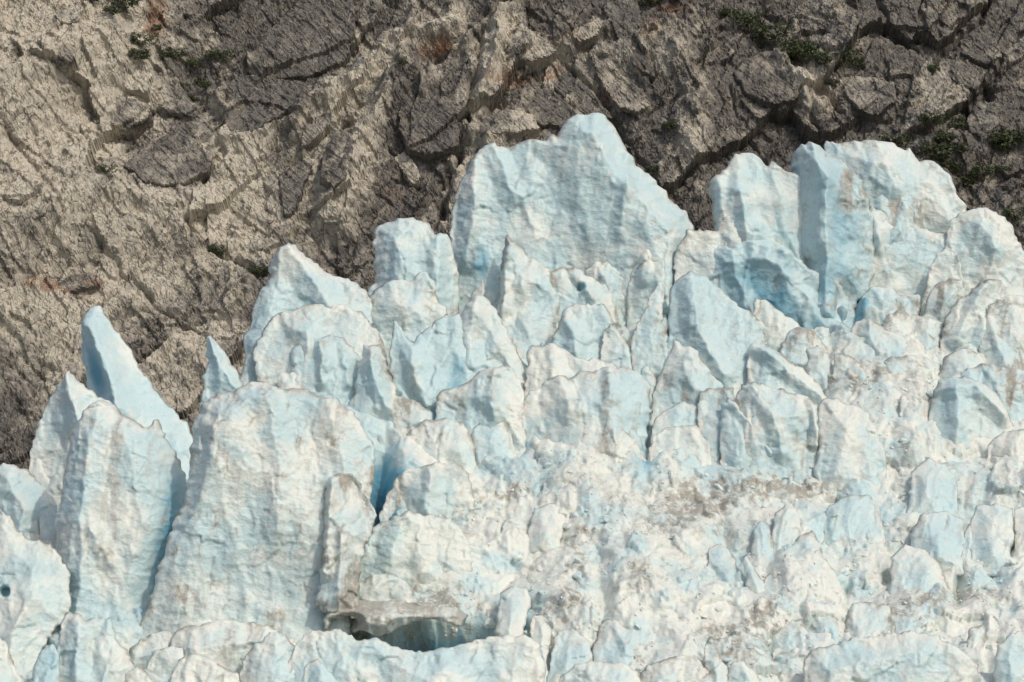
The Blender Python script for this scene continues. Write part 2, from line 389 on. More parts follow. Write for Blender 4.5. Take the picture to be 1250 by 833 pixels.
fc = np.stack([idx[:-1, :-1], idx[1:, :-1], idx[1:, 1:], idx[:-1, 1:]], -1).reshape(-1, 4)
_, grim = ground_relief(PX, PY, True)
gs = splats(PX, PY, GDIRT_SHADE)  # dirt together with the painted cave shade
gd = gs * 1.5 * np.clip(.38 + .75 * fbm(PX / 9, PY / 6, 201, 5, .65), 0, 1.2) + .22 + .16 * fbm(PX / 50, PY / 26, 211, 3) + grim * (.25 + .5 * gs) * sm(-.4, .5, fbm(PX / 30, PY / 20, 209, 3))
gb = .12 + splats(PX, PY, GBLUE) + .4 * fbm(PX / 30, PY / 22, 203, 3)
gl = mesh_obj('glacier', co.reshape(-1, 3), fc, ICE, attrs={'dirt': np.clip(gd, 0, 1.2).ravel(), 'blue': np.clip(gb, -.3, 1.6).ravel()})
tag(gl, 'broken white glacier ice filling the slope below the towers', kind='structure')

# ------------------------------------------------------------------ towers, fins and blocks of ice
def roughen(pts, amp, rng, seg=4.0):
    out = []
    n = len(pts); acc = rng.uniform(0, 900); drift = 0.0
    for i in range(n):
        (ax, ay), (bx, by) = pts[i], pts[(i + 1) % n]
        Ls = math.hypot(bx - ax, by - ay); k = max(1, int(Ls / seg))
        nxv, nyv = -(by - ay) / (Ls + 1e-6), (bx - ax) / (Ls + 1e-6)
        for j in range(k):
            t = j / k; drift = drift * .6 + rng.gauss(0, amp * .9); o = (drift + rng.gauss(0, amp * .6)) * (1 if j else .5)
            out.append((ax + (bx - ax) * t + nxv * o, ay + (by - ay) * t + nyv * o))
    return out
def inside(px, py, poly):
    c = np.zeros(px.shape, bool); n = len(poly)
    for i in range(n):
        (x1, y1), (x2, y2) = poly[i], poly[i - 1]
        if y1 == y2: continue
        c ^= ((y1 > py) != (y2 > py)) & (px < (x2 - x1) * (py - y1) / (y2 - y1) + x1)
    return c
def relief_body(pts, step, rng, amp=.8):
    """grid clipped to an outline: verts (px,py), quads, distance to the outline and a boundary mask"""
    poly = roughen(pts, amp, rng)
    xs = [p[0] for p in poly]; ys = [p[1] for p in poly]
    gx = np.arange(min(xs) - step, max(xs) + step * 2, step); gy = np.arange(min(ys) - step, max(ys) + step * 2, step)
    X, Y = np.meshgrid(gx, gy)
    ins = inside(X + .01, Y + .013, poly)
    q = (ins[:-1, :-1].astype(int) + ins[1:, :-1] + ins[1:, 1:] + ins[:-1, 1:]) >= 2
    ny, nx = X.shape; idx = np.arange(nx * ny).reshape(ny, nx)
    fc = np.stack([idx[:-1, :-1], idx[1:, :-1], idx[1:, 1:], idx[:-1, 1:]], -1)[q]
    cnt = np.bincount(fc.ravel(), minlength=nx * ny).reshape(ny, nx)
    used = cnt > 0; bnd = used & (cnt < 4)
    u = np.flatnonzero(used.ravel()); remap = np.full(nx * ny, -1); remap[u] = np.arange(len(u))
    x = X.ravel()[u].copy(); y = Y.ravel()[u].copy(); b = bnd.ravel()[u]
    P = np.array(poly); A = P; B = np.roll(P, -1, 0); V = B - A; LL = (V ** 2).sum(1) + 1e-9
    best = np.full(len(x), 1e18); bx = x.copy(); by = y.copy(); ey = np.zeros(len(x))
    for i in range(len(poly)):
        t = np.clip(((x - A[i, 0]) * V[i, 0] + (y - A[i, 1]) * V[i, 1]) / LL[i], 0, 1)
        qx = A[i, 0] + t * V[i, 0]; qy = A[i, 1] + t * V[i, 1]; d = (x - qx) ** 2 + (y - qy) ** 2
        m = d < best; best = np.where(m, d, best); bx = np.where(m, qx, bx); by = np.where(m, qy, by)
    dist = np.sqrt(best)
    x = np.where(b, bx, x); y = np.where(b, by, y); dist = np.where(b, 0, dist)
    return x, y, remap[fc], dist, b, (bx, by)
def weld(x, y, fc, front, back, b):
    """front and back vertex arrays sharing the outline"""
    n = len(x); ib = np.flatnonzero(~b)
    rm = np.arange(n); rm[ib] = n + np.arange(len(ib))
    co = np.concatenate([front, back[ib]], 0)
    f2 = rm[fc][:, ::-1]
    return co, np.concatenate([fc, f2], 0), ib

count = 0
def serac(label, yb, tile, pts, name='ice_serac', cat='ice tower', T_=None, lean=.32, rid=(), pit=(), blue=.35, dirt=.35, free=False, ext=26, db=.22, bs=(), fwd=0, step=1.75, rough=1.0, fac=1.0, group='ice towers and blocks of the icefall'):
    global count; count += 1
    rng = random.Random(count * 7 + 3); sd = count * 13
    P = tp(tile, pts)
    if yb > 590 and cat in ('ice block', 'ice fin') and min(p[0] for p in P) > 470 and yb < 835:
        lean = .85; ext = 20; T_ = T_ or .42 * .2 * min(max(p[0] for p in P) - min(p[0] for p in P), yb - min(p[1] for p in P) + 10)
    if yb < 560 and ext == 26: ext = 44
    if not free:
        xs = [p[0] for p in P]
        P = P + [(P[-1][0] + 2, max(yb, P[-1][1]) + ext), (P[0][0] - 2, max(yb, P[0][1]) + ext)]
    W = max(p[0] for p in P) - min(p[0] for p in P); Hh = yb - min(p[1] for p in P)
    size = min(W, max(Hh, 10))
    st = step if size > 70 else (1.7 if size > 35 else 1.35)
    x, y, fc, d, b, near = relief_body(P, st, rng, min(1.2, .3 + size / 90))
    if len(fc) == 0: return None
    m = .2                                   # metres per pixel, roughly
    Wm = size * m
    if 415 < yb < 590: lean = max(lean, .5)
    if size > 120: rough = rough * .8
    T0 = (.8 if 415 < yb < 590 else 1) * (T_ * .85 if T_ else .30 * Wm)
    Rr = min(.42 * Wm, 8.0)
    dm = d * m
    e = np.clip(dm / Rr, 0, 1)
    edge = T0 * (.14 * np.clip(dm / .35, 0, 1) + .16 * e + .7 * e ** 1.7)
    # chisel the mass with tilted planes
    cx, cy = np.mean([p[0] for p in P]), np.mean([p[1] for p in P])
    s, t = (x - cx) * m, (y - cy) * m
    ws = s + fbm(s / 5, t / 7, sd, 3) * 1.1; wt = t + fbm(s / 6, t / 6, sd + 5, 3) * 1.1
    pl = None
    for k in range(rng.randint(3, 5)):
        a = rng.uniform(-.85, .85) * fac; g = rng.uniform(-.45, .45) * fac
        ox = rng.uniform(-.4, .4) * Wm; lv = T0 * rng.uniform(.65, 1.15)
        v = lv - a * (ws - ox) - g * wt
        pl = v if pl is None else np.minimum(pl, v)
    off = np.minimum(edge, np.maximum(pl, .25 * edge))
    # spurs running down from the crest
    nr = int(W / 30)
    for k in range(nr):
        x0 = rng.uniform(-.45, .45) * W * m; sl = rng.uniform(-.25, .35); wd = rng.uniform(1.5, 4.5); ht = rng.uniform(.3, 1.0) * min(1, fac + .1)
        off = off + ht * np.clip(1 - np.abs(ws - x0 - sl * t) / wd, 0, 1) * sm(0, 2, dm) * rough
    for (ln, ht, wd) in rid:
        L_ = tp(tile, ln); dd = segdist(x + fbm(x / 12, y / 12, sd + 9, 3) * 2, y, L_) * m
        off = off + ht * np.clip(1 - dd / wd, 0, 1) ** 1.1 * sm(0, 1.2, dm)
    f = sm(0, .9, dm)
    xm, ym = x * m, y * m
    off = off + rough * f * (fbm(xm / 8, ym / 11, sd + 20, 3) * .35 + ridged((xm + .3 * ym) / 6, ym / 14, sd + 30, 3) * .2)
    bb, k1, k2 = blocks((ws + .3 * wt) / 4.5, wt / 7.5, sd + 35, 1.4)
    off = off + rough * f * bb * .3
    rim = 0
    for sc, am, sh in ((6.5, .5, 71), (2.2, .26, 72), (1.05, .15, 73)):
        _, q1, q2 = blocks((ws + .35 * wt) / sc, (wt - .2 * ws) / (sc * 1.25), sd + sh)
        off = off + rough * f * am * (q1 * q1 * 1.6 - .35)
        if sc > 2: rim = rim + np.exp(-((q2 - q1) * sc / .42) ** 2)
    cup = vnoise(xm / 1.2 + .5 * ym, ym / 1.1 - .2 * xm, None, 555) * .10 + vnoise(xm / .6, ym / .55 + .3 * xm, None, 556) * .06
    off = off + (f * .8 + .2) * cup * (.7 + .5 * fbm(xm / 9, ym / 9, 557, 2))
    for (qx, qy, r, dp) in pit:
        (qx, qy), = tp(tile, [(qx, qy)]); rr = np.hypot(x - qx, y - qy)
        off = off - dp * sm(r * 1.15, r * .75, rr)
    off = np.where(b, 0, off)
    D = depth(yb) + lean * (yb - y) * m + T0 * .35
    front = world(x, y, D); back = front.copy()
    front[:, 1] -= off + fwd * f; front[:, 2] += off * .12
    bo = T0 * .8 * e ** 1.3 + f * fbm(xm / 5, ym / 5, sd + 40, 2) * .5
    back[:, 1] += np.where(b, 0, np.maximum(bo, .05)) 
    # grit gathers on the crest and the spurs, ice shows bluer low down and on patches; bs paints shaded sides bluer
    up = (near[1] < y - .3 * d)
    crest = (np.exp(-dm / .45) * 1.7 + .5 * np.exp(-dm / 2.2)) * (near[1] < yb - 4) * sm(-.35, .5, fbm(xm / 4, ym / 4, sd + 50, 3))
    streak = sm(.15, .95, fbm((xm + .12 * ym) / 2.8, ym / 16, sd + 60, 4)) * sm(-.3, .5, fbm(xm / 14, ym / 12, sd + 61, 2))
    dr = dirt * (1.2 * crest + 1.1 * streak + .7 * rim * sm(.05, .8, fbm(xm / 3.5, ym / 4.5, sd + 63, 4))) + dirt * db
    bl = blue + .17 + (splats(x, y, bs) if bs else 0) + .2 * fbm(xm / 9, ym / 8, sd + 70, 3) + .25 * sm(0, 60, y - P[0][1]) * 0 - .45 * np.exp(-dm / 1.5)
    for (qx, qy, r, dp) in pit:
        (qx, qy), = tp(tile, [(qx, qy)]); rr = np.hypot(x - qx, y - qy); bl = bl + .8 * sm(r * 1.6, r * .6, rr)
    co, faces, ib = weld(x, y, fc, front, back, b)
    base = world(np.array([cx]), np.array([float(yb)]), depth(yb))[0]
    at = {'dirt': np.clip(np.concatenate([dr, dr[ib]]), 0, 1.2), 'blue': np.clip(np.concatenate([bl, bl[ib]]), -.5, 1.7)}
    o = mesh_obj(name, co - base, faces, ICE, attrs=at)
    o.location = base
    return tag(o, label, cat, group)

exec_list = []
def S(*a, **k): exec_list.append((a, k))
BL = dict(name='ice_block', cat='ice block')
FN = dict(name='ice_fin', cat='ice fin')
SP = dict(name='ice_spire', cat='ice spire')
# ---- skyline, right to left
S('broad white back tower on the right skyline with a small nick in its top', 330, 'c', [(500,800),(520,530),(530,511),(580,520),(640,510),(680,507),(730,515),(800,540),(820,550),(830,538),(850,560),(870,590),(920,590),(960,620),(1000,680),(1060,770),(1080,860)], blue=.25, rid=[([(960,600),(1010,700),(1050,800)],3,4),([(700,520),(760,700)],2,5)])
S('tall tower with a blue face and streaked grey crest at upper right', 384, 'c', [(400,640),(402,600),(412,555),(440,522),(480,519),(510,530),(545,560),(585,575),(625,612),(655,650),(690,740),(720,900),(690,1060),(640,1100)], bs=[(1010,290,30,80,0,.2)], blue=.85, dirt=.7, rid=[([(470,520),(500,700),(480,900)],4,5),([(600,600),(680,760)],2.5,3)], T_=13)  # bs deepens the blue to paint the shadowed face
S('rounded pale tower with a small notch in its top beside the streaked blue tower', 394, 'c', [(125,830),(118,760),(98,700),(105,660),(150,620),(190,570),(225,552),(265,560),(300,590),(322,606),(330,585),(345,588),(370,610),(400,625),(440,640),(485,680),(496,800),(500,900),(505,1000)], blue=.55, T_=9, rid=[([(130,640),(150,800)],2.5,3)])
S('low white rounded knob leaning on the foot of the notched pale tower', 399, 'c', [(135,850),(140,775),(180,755),(230,765),(268,808),(290,840)], blue=.1, **BL)
S('rounded white tower at the far right edge with smooth shoulders', 372, 'c', [(960,900),(980,800),(1050,768),(1060,757),(1110,755),(1150,770),(1190,800),(1215,840),(1240,900),(1265,1000),(1280,1100)], blue=.3)
S('blue tower with brown crest line just right of the streaked blue tower', 352, 'c', [(668,740),(675,640),(690,625),(740,630),(800,650),(850,690),(868,730),(885,820),(900,880)], blue=.65, dirt=.8)
S('low grey pointed wall below the brown crested blue tower', 366, 'c', [(630,960),(640,850),(660,780),(690,745),(740,770),(790,792),(800,730),(815,725),(845,760),(870,830),(1000,860),(1050,900),(1060,1000)], blue=.3, dirt=.55, rid=[([(690,750),(720,900)],2,3)])
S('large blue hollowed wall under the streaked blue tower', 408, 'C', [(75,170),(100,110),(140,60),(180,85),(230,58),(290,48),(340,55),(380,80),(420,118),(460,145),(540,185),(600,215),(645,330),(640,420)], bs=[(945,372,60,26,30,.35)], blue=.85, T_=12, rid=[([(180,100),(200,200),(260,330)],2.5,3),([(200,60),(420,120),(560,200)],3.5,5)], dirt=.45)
S('low snow white ridge between the big skyline tower and the hollowed wall', 404, 'C', [(-20,120),(0,60),(20,20),(60,20),(120,20),(190,0),(230,5),(300,30),(360,60),(420,110),(440,150)], blue=.15, T_=5, **BL)
S('tallest broad pale blue tower in the middle of the skyline', 372, '0', [(556,335),(552,312),(548,285),(550,262),(555,238),(566,216),(577,193),(584,183),(600,176),(612,178),(625,177),(640,172),(652,169),(662,172),(672,165),(681,168),(686,155),(700,143),(718,139),(735,139),(745,150),(757,165),(765,185),(775,197),(795,215),(815,238),(838,262),(848,280),(850,310)], bs=[(585,325,22,40,0,.7),(755,240,8,40,0,.5)], blue=.42, T_=14, dirt=.45, fac=.55,  # bs at lower left paints the shadowed flank blue
  rid=[([(604,182),(612,205),(624,240)],2.6,3.5),([(700,150),(706,230),(720,300)],1.4,9),([(765,190),(764,240),(755,290)],2.2,3),([(580,195),(578,260),(570,320)],3,4)])
S('pointed white foot standing in the gap under the left side of the tallest tower', 365, 'B', [(470,280),(490,235),(515,190),(535,215),(560,260),(590,300)], blue=.1, **BL)
S('tall pinnacle with a flat lumpy top left of the tallest tower', 392, '0', [(447,372),(449,352),(458,345),(457,318),(454,295),(456,284),(466,275),(490,267),(505,265),(516,270),(525,274),(531,288),(537,284),(548,290),(554,305),(560,335),(562,362),(563,385)], blue=.45, T_=9, rid=[([(533,290),(537,330),(530,380)],3,3),([(490,270),(480,340)],2,5)])
S('lumpy grey shoulder with brown crest in front of the flat topped pinnacle', 436, 'B', [(95,345),(103,255),(130,228),(170,206),(235,196),(270,200),(285,172),(315,168),(345,200),(352,260),(385,310),(400,345),(340,420)], blue=.5, dirt=.75, T_=7)
S('peaked blue white tower at the left end of the higher skyline', 480, '0', [(286,480),(298,448),(300,430),(297,412),(306,402),(309,376),(317,355),(328,340),(329,318),(340,302),(353,295),(363,302),(373,314),(390,326),(406,338),(420,341),(437,347),(449,357),(455,378),(452,420)], blue=.55, T_=11, rid=[([(350,300),(372,330),(400,372)],4,5),([(345,300),(340,350),(320,420)],2.5,4)])
S('thin little blade standing against the rock left of the peaked tower', 510, 'A', [(725,660),(735,560),(752,500),(748,440),(750,405),(765,400),(790,430),(830,480),(855,515),(880,590),(900,640)], blue=.5, rid=[([(765,410),(800,500),(850,590)],2.5,2.5)], **FN)
S('tall smooth leaning spire alone against the tan rock at far left', 545, 'A', [(330,640),(312,560),(300,470),(295,395),(305,340),(325,300),(345,291),(370,292),(400,340),(440,410),(490,490),(540,565),(590,630),(640,680),(690,740),(710,830)], bs=[(118,455,14,45,-15,.9)], blue=.55, T_=9, fac=.4, dirt=.08, rough=.6,  # bs paints the shade of the left face as blue
  rid=[([(330,380),(375,470),(410,560),(440,680)],5.5,5)], **SP)
S('sharp white horn left of the tall smooth spire', 615, 'A', [(100,900),(118,810),(130,760),(160,660),(200,610),(235,535),(250,525),(270,545),(310,590),(345,612),(395,635),(430,700)], blue=.25, dirt=.1, T_=8, rid=[([(250,530),(270,620),(300,720)],3.5,4)], **SP)
# ---- second rank
S('white ribbed tower below the peaked tower with blotches on its crest', 500, '0', [(322,490),(312,462),(307,440),(310,425),(320,405),(330,392),(343,381),(356,379),(366,374),(380,372),(400,371),(420,373),(445,385),(455,400),(466,415),(472,440)], blue=.15, dirt=.45)
S('ribbed grey blue fin pair in front of the white ribbed tower', 512, '0', [(350,470),(353,452),(356,426),(369,416),(380,409),(393,413),(403,408),(420,412),(432,425),(440,445),(443,480)], blue=.55, rid=[([(393,413),(395,470)],2.5,2),([(420,412),(425,470)],2,2)])
S('small low white block at the foot of the ribbed grey blue fins', 514, 'A', [(1005,600),(1018,535),(1060,530),(1095,535),(1128,585),(1142,625)], blue=.15, **BL)
S('rippled blue wall in the middle left with a saw cut top edge', 512, 'B', [(180,640),(183,420),(190,340),(212,350),(235,395),(265,430),(300,385),(345,345),(385,320),(430,318),(470,360),(500,500)], bs=[(560,470,16,40,0,.5)], blue=.75, T_=8, fac=.7, rid=[([(260,430),(270,560),(320,660)],3,3)])
S('pale upright block with a sloping right side right of the rippled blue wall', 500, 'B', [(430,520),(430,340),(450,290),(480,260),(520,256),(545,275),(562,300),(600,370),(640,440),(680,510),(705,560)], blue=.3, rid=[([(500,265),(470,400),(490,520)],2.5,4)])
S('slender ridge with a white slit below the lumpy grey shoulder', 535, 'B', [(30,660),(60,570),(78,470),(85,435),(120,430),(150,430),(165,500),(185,560),(205,620),(300,660),(345,690)], blue=.45, dirt=.6, rid=[([(110,440),(130,560),(170,660)],3,3)])
S('tall narrow wall with a brown left edge under the middle of the skyline tower', 418, 'B', [(565,320),(572,280),(585,170),(595,60),(606,35),(640,60),(680,110),(720,130),(760,160),(790,200),(800,300),(780,400)], blue=.4, dirt=.75, rid=[([(605,40),(600,160),(590,300)],2.5,3)])
S('grey arched ledge holding a round blue hole', 402, 'B', [(740,250),(745,180),(770,165),(800,153),(850,150),(880,165),(920,190),(980,230),(1000,290),(1000,340)], blue=.3, dirt=.75, pit=[(876,228,5,2)])
S('blue domed block right below the ledge with the round hole', 462, 'B', [(765,430),(790,350),(812,310),(850,285),(900,280),(960,288),(985,320),(990,370),(1000,420)], blue=.6, rid=[([(800,330),(850,400),(860,460)],2.5,3)])
S('narrow triangular fin right of the blue domed block', 472, 'B', [(945,490),(958,380),(985,350),(1020,400),(1060,455),(1082,500),(1085,550)], blue=.35, dirt=.5, **FN)
S('squat pale block above the narrow triangular fin', 385, 'B', [(950,300),(905,200),(885,165),(930,135),(1000,135),(1060,148),(1060,200),(1052,300)], blue=.3, dirt=.6)
S('cluster of upright pale columns under the right foot of the skyline tower', 390, 'B', [(1040,330),(1048,210),(1070,110),(1100,75),(1130,75),(1160,88),(1190,120),(1210,135),(1215,220),(1190,330)], blue=.3, rid=[([(1110,80),(1100,200)],2,2.5),([(1170,100),(1170,250)],2,2.5)])
S('leaning grey splinter in front of the upright pale columns', 478, 'B', [(1060,510),(1062,400),(1095,335),(1120,280),(1155,205),(1175,205),(1172,330),(1190,400),(1205,480),(1195,570)], blue=.45, dirt=.55, **FN)
S('bulky triangular block with scooped blue hollows right of centre', 486, '0', [(810,450),(815,400),(817,370),(822,350),(833,337),(842,331),(858,337),(872,348),(890,362),(905,376),(922,386),(934,398),(938,415),(935,470)], blue=.6, dirt=.55, T_=9, rid=[([(842,335),(850,400),(880,460)],3,4)])
S('small dirty white tongue above the right shoulder of the scooped block', 424, 'C', [(262,320),(266,290),(275,265),(310,270),(360,310),(410,340),(452,372),(460,400)], blue=.1, dirt=.5, **BL)
S('long block with a dark shaded right end below the scooped block', 500, 'C', [(240,600),(246,450),(258,430),(300,430),(360,460),(420,510),(500,570),(532,625)], blue=.3, dirt=.5, rid=[([(280,440),(400,540),(500,620)],2.5,3)])
S('rough triangular slope between the columns and the scooped block', 530, '0', [(790,520),(800,470),(812,440),(822,415),(842,422),(858,440),(868,458),(883,472),(885,500)], blue=.5, dirt=.5)
S('small round topped pebble shaped block right of the hollowed blue wall', 416, 'C', [(478,395),(500,362),(540,365),(553,400),(545,435)], blue=.4, dirt=.6, **BL)
S('grey shaded wedge at the foot of the hollowed blue wall', 458, 'C', [(365,430),(400,382),(440,370),(490,388),(530,440),(545,500)], blue=.45, dirt=.5, **BL)
S('small squarish grey blue slab standing below the grey shaded wedge', 466, 'C', [(452,560),(460,450),(500,436),(540,470),(562,560)], blue=.6, **BL)
S('brown topped leaning wedge left of the hollow dirty arch', 480, 'C', [(556,560),(560,470),(590,465),(640,490),(700,530),(760,570),(795,600)], blue=.35, dirt=.9, **BL)
S('low hollow arch of dirty ice in the middle right', 478, 'C', [(700,560),(725,498),(770,475),(850,470),(890,490),(912,540),(918,590)], blue=.45, dirt=.85, **BL)
S('wide dirty sloping block with grey blue left face in the middle right', 446, 'C', [(595,500),(610,420),(630,360),(690,335),(740,370),(800,400),(860,420),(950,450),(975,480)], blue=.4, dirt=.7, rid=[([(690,340),(680,400),(720,480)],2.5,3)])
S('pale triangular facet beside the narrow blue cleft', 396, 'C', [(635,370),(668,250),(700,222),(760,228),(820,262),(840,320)], blue=.6, **BL)
S('small white horizontal lip over the narrow blue cleft', 350, 'C', [(600,220),(610,200),(660,192),(720,195),(740,225)], blue=.15, **BL)
S('dirty bent knob right of the pale triangular facet', 400, 'C', [(700,350),(760,282),(820,250),(870,250),(878,300),(870,345)], blue=.3, dirt=.9, **BL)
S('crumbly brown edged block below the dirty bent knob', 432, 'C', [(725,385),(750,330),(800,310),(900,335),(955,350),(965,440)], blue=.25, dirt=.8, **BL)
S('upright pillar with a dark worn cap at the upper right', 392, 'C', [(875,300),(900,180),(928,98),(960,86),(990,90),(1012,125),(1030,190),(1040,260)], blue=.3, dirt=.85)
S('small hooked brown tipped spike at the upper right', 356, 'C', [(1010,190),(1030,115),(1040,75),(1075,57),(1086,75),(1080,110),(1112,145),(1110,190)], blue=.2, dirt=1.0, **SP)
S('smooth white wedge right of the brown tipped spike', 362, 'C', [(1075,210),(1095,155),(1130,140),(1160,155),(1200,190),(1250,230),(1270,260)], blue=.15, **BL)
S('thin pointed grey flake near the right edge of the upper ice', 349, 'C', [(1150,110),(1165,72),(1185,68),(1220,100),(1245,170),(1262,220)], blue=.35, dirt=.8, **FN)
S('grooved grey block under the upright pillar with worn cap', 414, 'C', [(870,370),(900,262),(940,212),(990,190),(1022,200),(1040,260),(1040,330)], blue=.3, dirt=.8)
S('large pale tilted slab with a blue notch at its foot on the right', 446, 'C', [(945,430),(965,335),(1010,270),(1060,230),(1110,195),(1165,200),(1162,260),(1150,330),(1130,420)], blue=.35, dirt=.55, rid=[([(1110,200),(1060,300),(1000,420)],3,3)])
S('white lump at the right edge above the brown crested arch', 400, 'C', [(1130,340),(1150,280),(1190,255),(1260,260),(1290,330)], blue=.1, **BL)
S('rounded arch with brown streaks hanging down at the right edge', 456, 'C', [(1085,500),(1092,400),(1105,330),(1130,282),(1180,265),(1220,290),(1250,300),(1290,340)], blue=.45, dirt=1.0)
S('low white ledge left of the brown streaked arch', 468, 'C', [(940,540),(960,480),(1000,455),(1060,450),(1090,470),(1120,520)], blue=.2, dirt=.4, **BL)
S('long brown crested block at the right edge below the arch', 514, 'C', [(1010,580),(1020,540),(1060,520),(1110,505),(1170,515),(1250,530),(1300,560)], blue=.5, dirt=.95, **BL)
S('smooth hooded boulder shaped block on the right with a blue hollow beneath', 536, 'C', [(905,690),(920,600),(940,560),(990,545),(1060,555),(1130,590),(1180,650),(1212,720)], blue=.5, T_=7, dirt=.4, rid=[([(930,600),(1060,590),(1180,700)],3,3)], **BL)
S('squarish pale block left of the hooded block', 528, 'C', [(790,720),(798,625),(860,618),(905,640),(908,730)], blue=.25, **BL)
S('smooth white block at the right edge below the hooded block', 566, 'C', [(1115,840),(1125,790),(1180,752),(1250,740),(1300,760)], blue=.1, **BL)
S('grey slanting fin left of the split leaning slabs', 552, 'C', [(65,690),(70,605),(100,592),(200,590),(215,700),(240,790)], blue=.35, dirt=.6, **FN)
S('thin forward leaning blade between two blue clefts', 566, 'C', [(150,700),(152,645),(172,628),(200,640),(260,710),(320,780),(375,850)], blue=.55, rid=[([(172,632),(250,720),(330,830)],2.5,2)], **FN)
S('wide grey fin with a brown right edge in the centre right', 572, 'C', [(205,680),(208,620),(222,580),(260,570),(330,590),(400,610),(470,620),(512,662),(510,800)], blue=.35, dirt=.7, rid=[([(250,580),(330,700),(370,830)],2.5,3),([(480,640),(500,800)],2,2)])
S('plain pale slab shaped like a shark fin in the centre right', 578, 'C', [(498,850),(505,660),(512,640),(560,630),(620,650),(680,680),(720,735),(750,850)], blue=.25, dirt=.3, fac=.4, **FN)
S('white snowy ledge behind the wide scalloped wall', 512, 'B', [(672,520),(680,462),(700,440),(760,430),(820,455),(860,480),(940,485),(990,500),(1040,540)], blue=.1, T_=4, **BL)
S('tiny shaded wedge on the left end of the white snowy ledge', 492, 'B', [(655,610),(672,570),(700,535),(735,590)], blue=.6, **BL)
S('rounded triangular block left of the wide scalloped wall', 550, 'B', [(345,700),(350,640),(362,605),(430,590),(480,560),(540,515),(600,510),(640,540),(668,600),(675,680)], blue=.35, dirt=.5, rid=[([(560,520),(540,620),(560,700)],3,4)])
S('small blue shaded stump below the rounded triangular block', 556, 'B', [(465,830),(480,740),(520,700),(560,690),(600,700),(625,760),(640,830)], blue=.55, dirt=.6, **BL)
S('rumpled grey block left of the small blue shaded stump', 562, 'B', [(200,860),(240,760),(300,710),(380,700),(440,720),(480,780),(490,850)], blue=.35, dirt=.6, **BL)
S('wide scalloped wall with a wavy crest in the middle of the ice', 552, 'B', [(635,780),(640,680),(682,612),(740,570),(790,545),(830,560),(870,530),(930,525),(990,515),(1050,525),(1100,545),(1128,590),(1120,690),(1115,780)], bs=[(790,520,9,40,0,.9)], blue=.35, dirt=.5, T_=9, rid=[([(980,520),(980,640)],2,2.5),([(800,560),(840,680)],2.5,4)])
S('narrow blue grey pillar right of the wide scalloped wall', 520, 'B', [(1085,640),(1095,520),(1115,505),(1150,560),(1190,640),(1195,720)], blue=.6, dirt=.4)
S('low slanting slab right of the narrow blue grey pillar', 545, 'B', [(1125,790),(1140,710),(1190,665),(1250,640),(1300,660),(1330,740)], blue=.35, dirt=.4, **BL)
S('white low slab under the slanting slab in the centre', 568, 'B', [(1115,860),(1140,765),(1200,735),(1290,725),(1340,780),(1350,860)], blue=.2, **BL)
S('small dirty lip at the centre above the rubble', 572, 'B', [(860,860),(900,770),(960,745),(1030,740),(1080,790),(1110,850)], blue=.15, dirt=.4, **BL)
# ---- big left group
S('ragged sunlit crag at the left edge below the horn', 660, 'D', [(-30,60),(0,48),(60,45),(100,60),(150,120),(195,175),(212,230),(212,330)], blue=.3, dirt=.3)
S('small leaning plate in front of the ragged crag at the left edge', 668, 'D', [(40,280),(45,200),(68,176),(100,205),(135,232),(142,330)], blue=.2, dirt=.3, **BL)
S('triangular plate beside the small leaning plate at left', 672, 'D', [(140,330),(142,232),(175,210),(205,188),(214,240),(212,330)], blue=.3, dirt=.3, **BL)
S('huge rounded slab with a thin dark curved seam on its top at left', 748, '0', [(60,833),(66,700),(72,620),(80,560),(86,527),(100,507),(109,495),(124,488),(138,493),(148,507),(168,516),(181,522),(193,512),(202,530),(215,555),(228,580),(232,640),(232,760)], bs=[(202,680,20,130,8,1.0)], blue=.4, dirt=.4, T_=11, fac=.35,  # bs paints the shadow band of the gully as blue
  rid=[([(150,500),(165,560),(178,640),(160,720),(120,790)],3.5,13),([(105,500),(95,600),(90,700)],3,8),([(120,650),(140,690)],1.5,3)])
S('huge dirty rounded slab with brown streaks left of centre', 800, '0', [(158,800),(178,745),(192,700),(207,650),(226,605),(233,560),(236,515),(245,495),(265,478),(285,479),(300,470),(316,466),(330,472),(340,474),(370,476),(390,486),(400,483),(415,495),(440,515),(455,540),(458,575),(452,610),(440,680),(425,775)], blue=.3, dirt=.7, T_=14, fac=.35,
  rid=[([(300,475),(270,560),(240,660),(215,740)],2,12),([(330,490),(345,570),(340,650)],1.8,4),([(400,490),(420,560),(430,650)],2,6)])
S('huge sloping snow slab filling the left edge low down with a small blue hole', 800, 'D', [(-60,900),(-60,200),(0,205),(40,225),(60,275),(120,315),(190,330),(240,420),(260,560),(200,650),(150,720),(130,840)], blue=.2, dirt=.35, T_=6, lean=.55, pit=[(22,505,7,4)], fac=.4)
S('narrow brown streaked tower in front of the deep blue cleft', 818, '0', [(384,744),(391,700),(396,650),(398,605),(403,584),(415,577),(430,578),(442,597),(460,630),(452,655),(440,690),(438,744),(410,756)], free=True, db=.34, blue=.25, dirt=.95, T_=7, rid=[([(405,585),(402,640),(396,700)],2.5,2.5)])
S('rounded knobbly block right of the deep blue cleft', 632, 'E', [(130,290),(145,215),(190,110),(240,60),(330,42),(420,30),(470,75),(485,140),(480,230)], blue=.2, dirt=.45, rid=[([(330,50),(340,200)],2.5,3)])
S('big smooth domed block right of the narrow streaked tower', 712, 'E', [(40,520),(60,400),(75,325),(150,250),(240,215),(330,222),(400,238),(445,280),(470,330),(480,420)], blue=.15, dirt=.4, T_=7, ext=4, rid=[([(240,220),(200,330),(180,440)],3,5)])
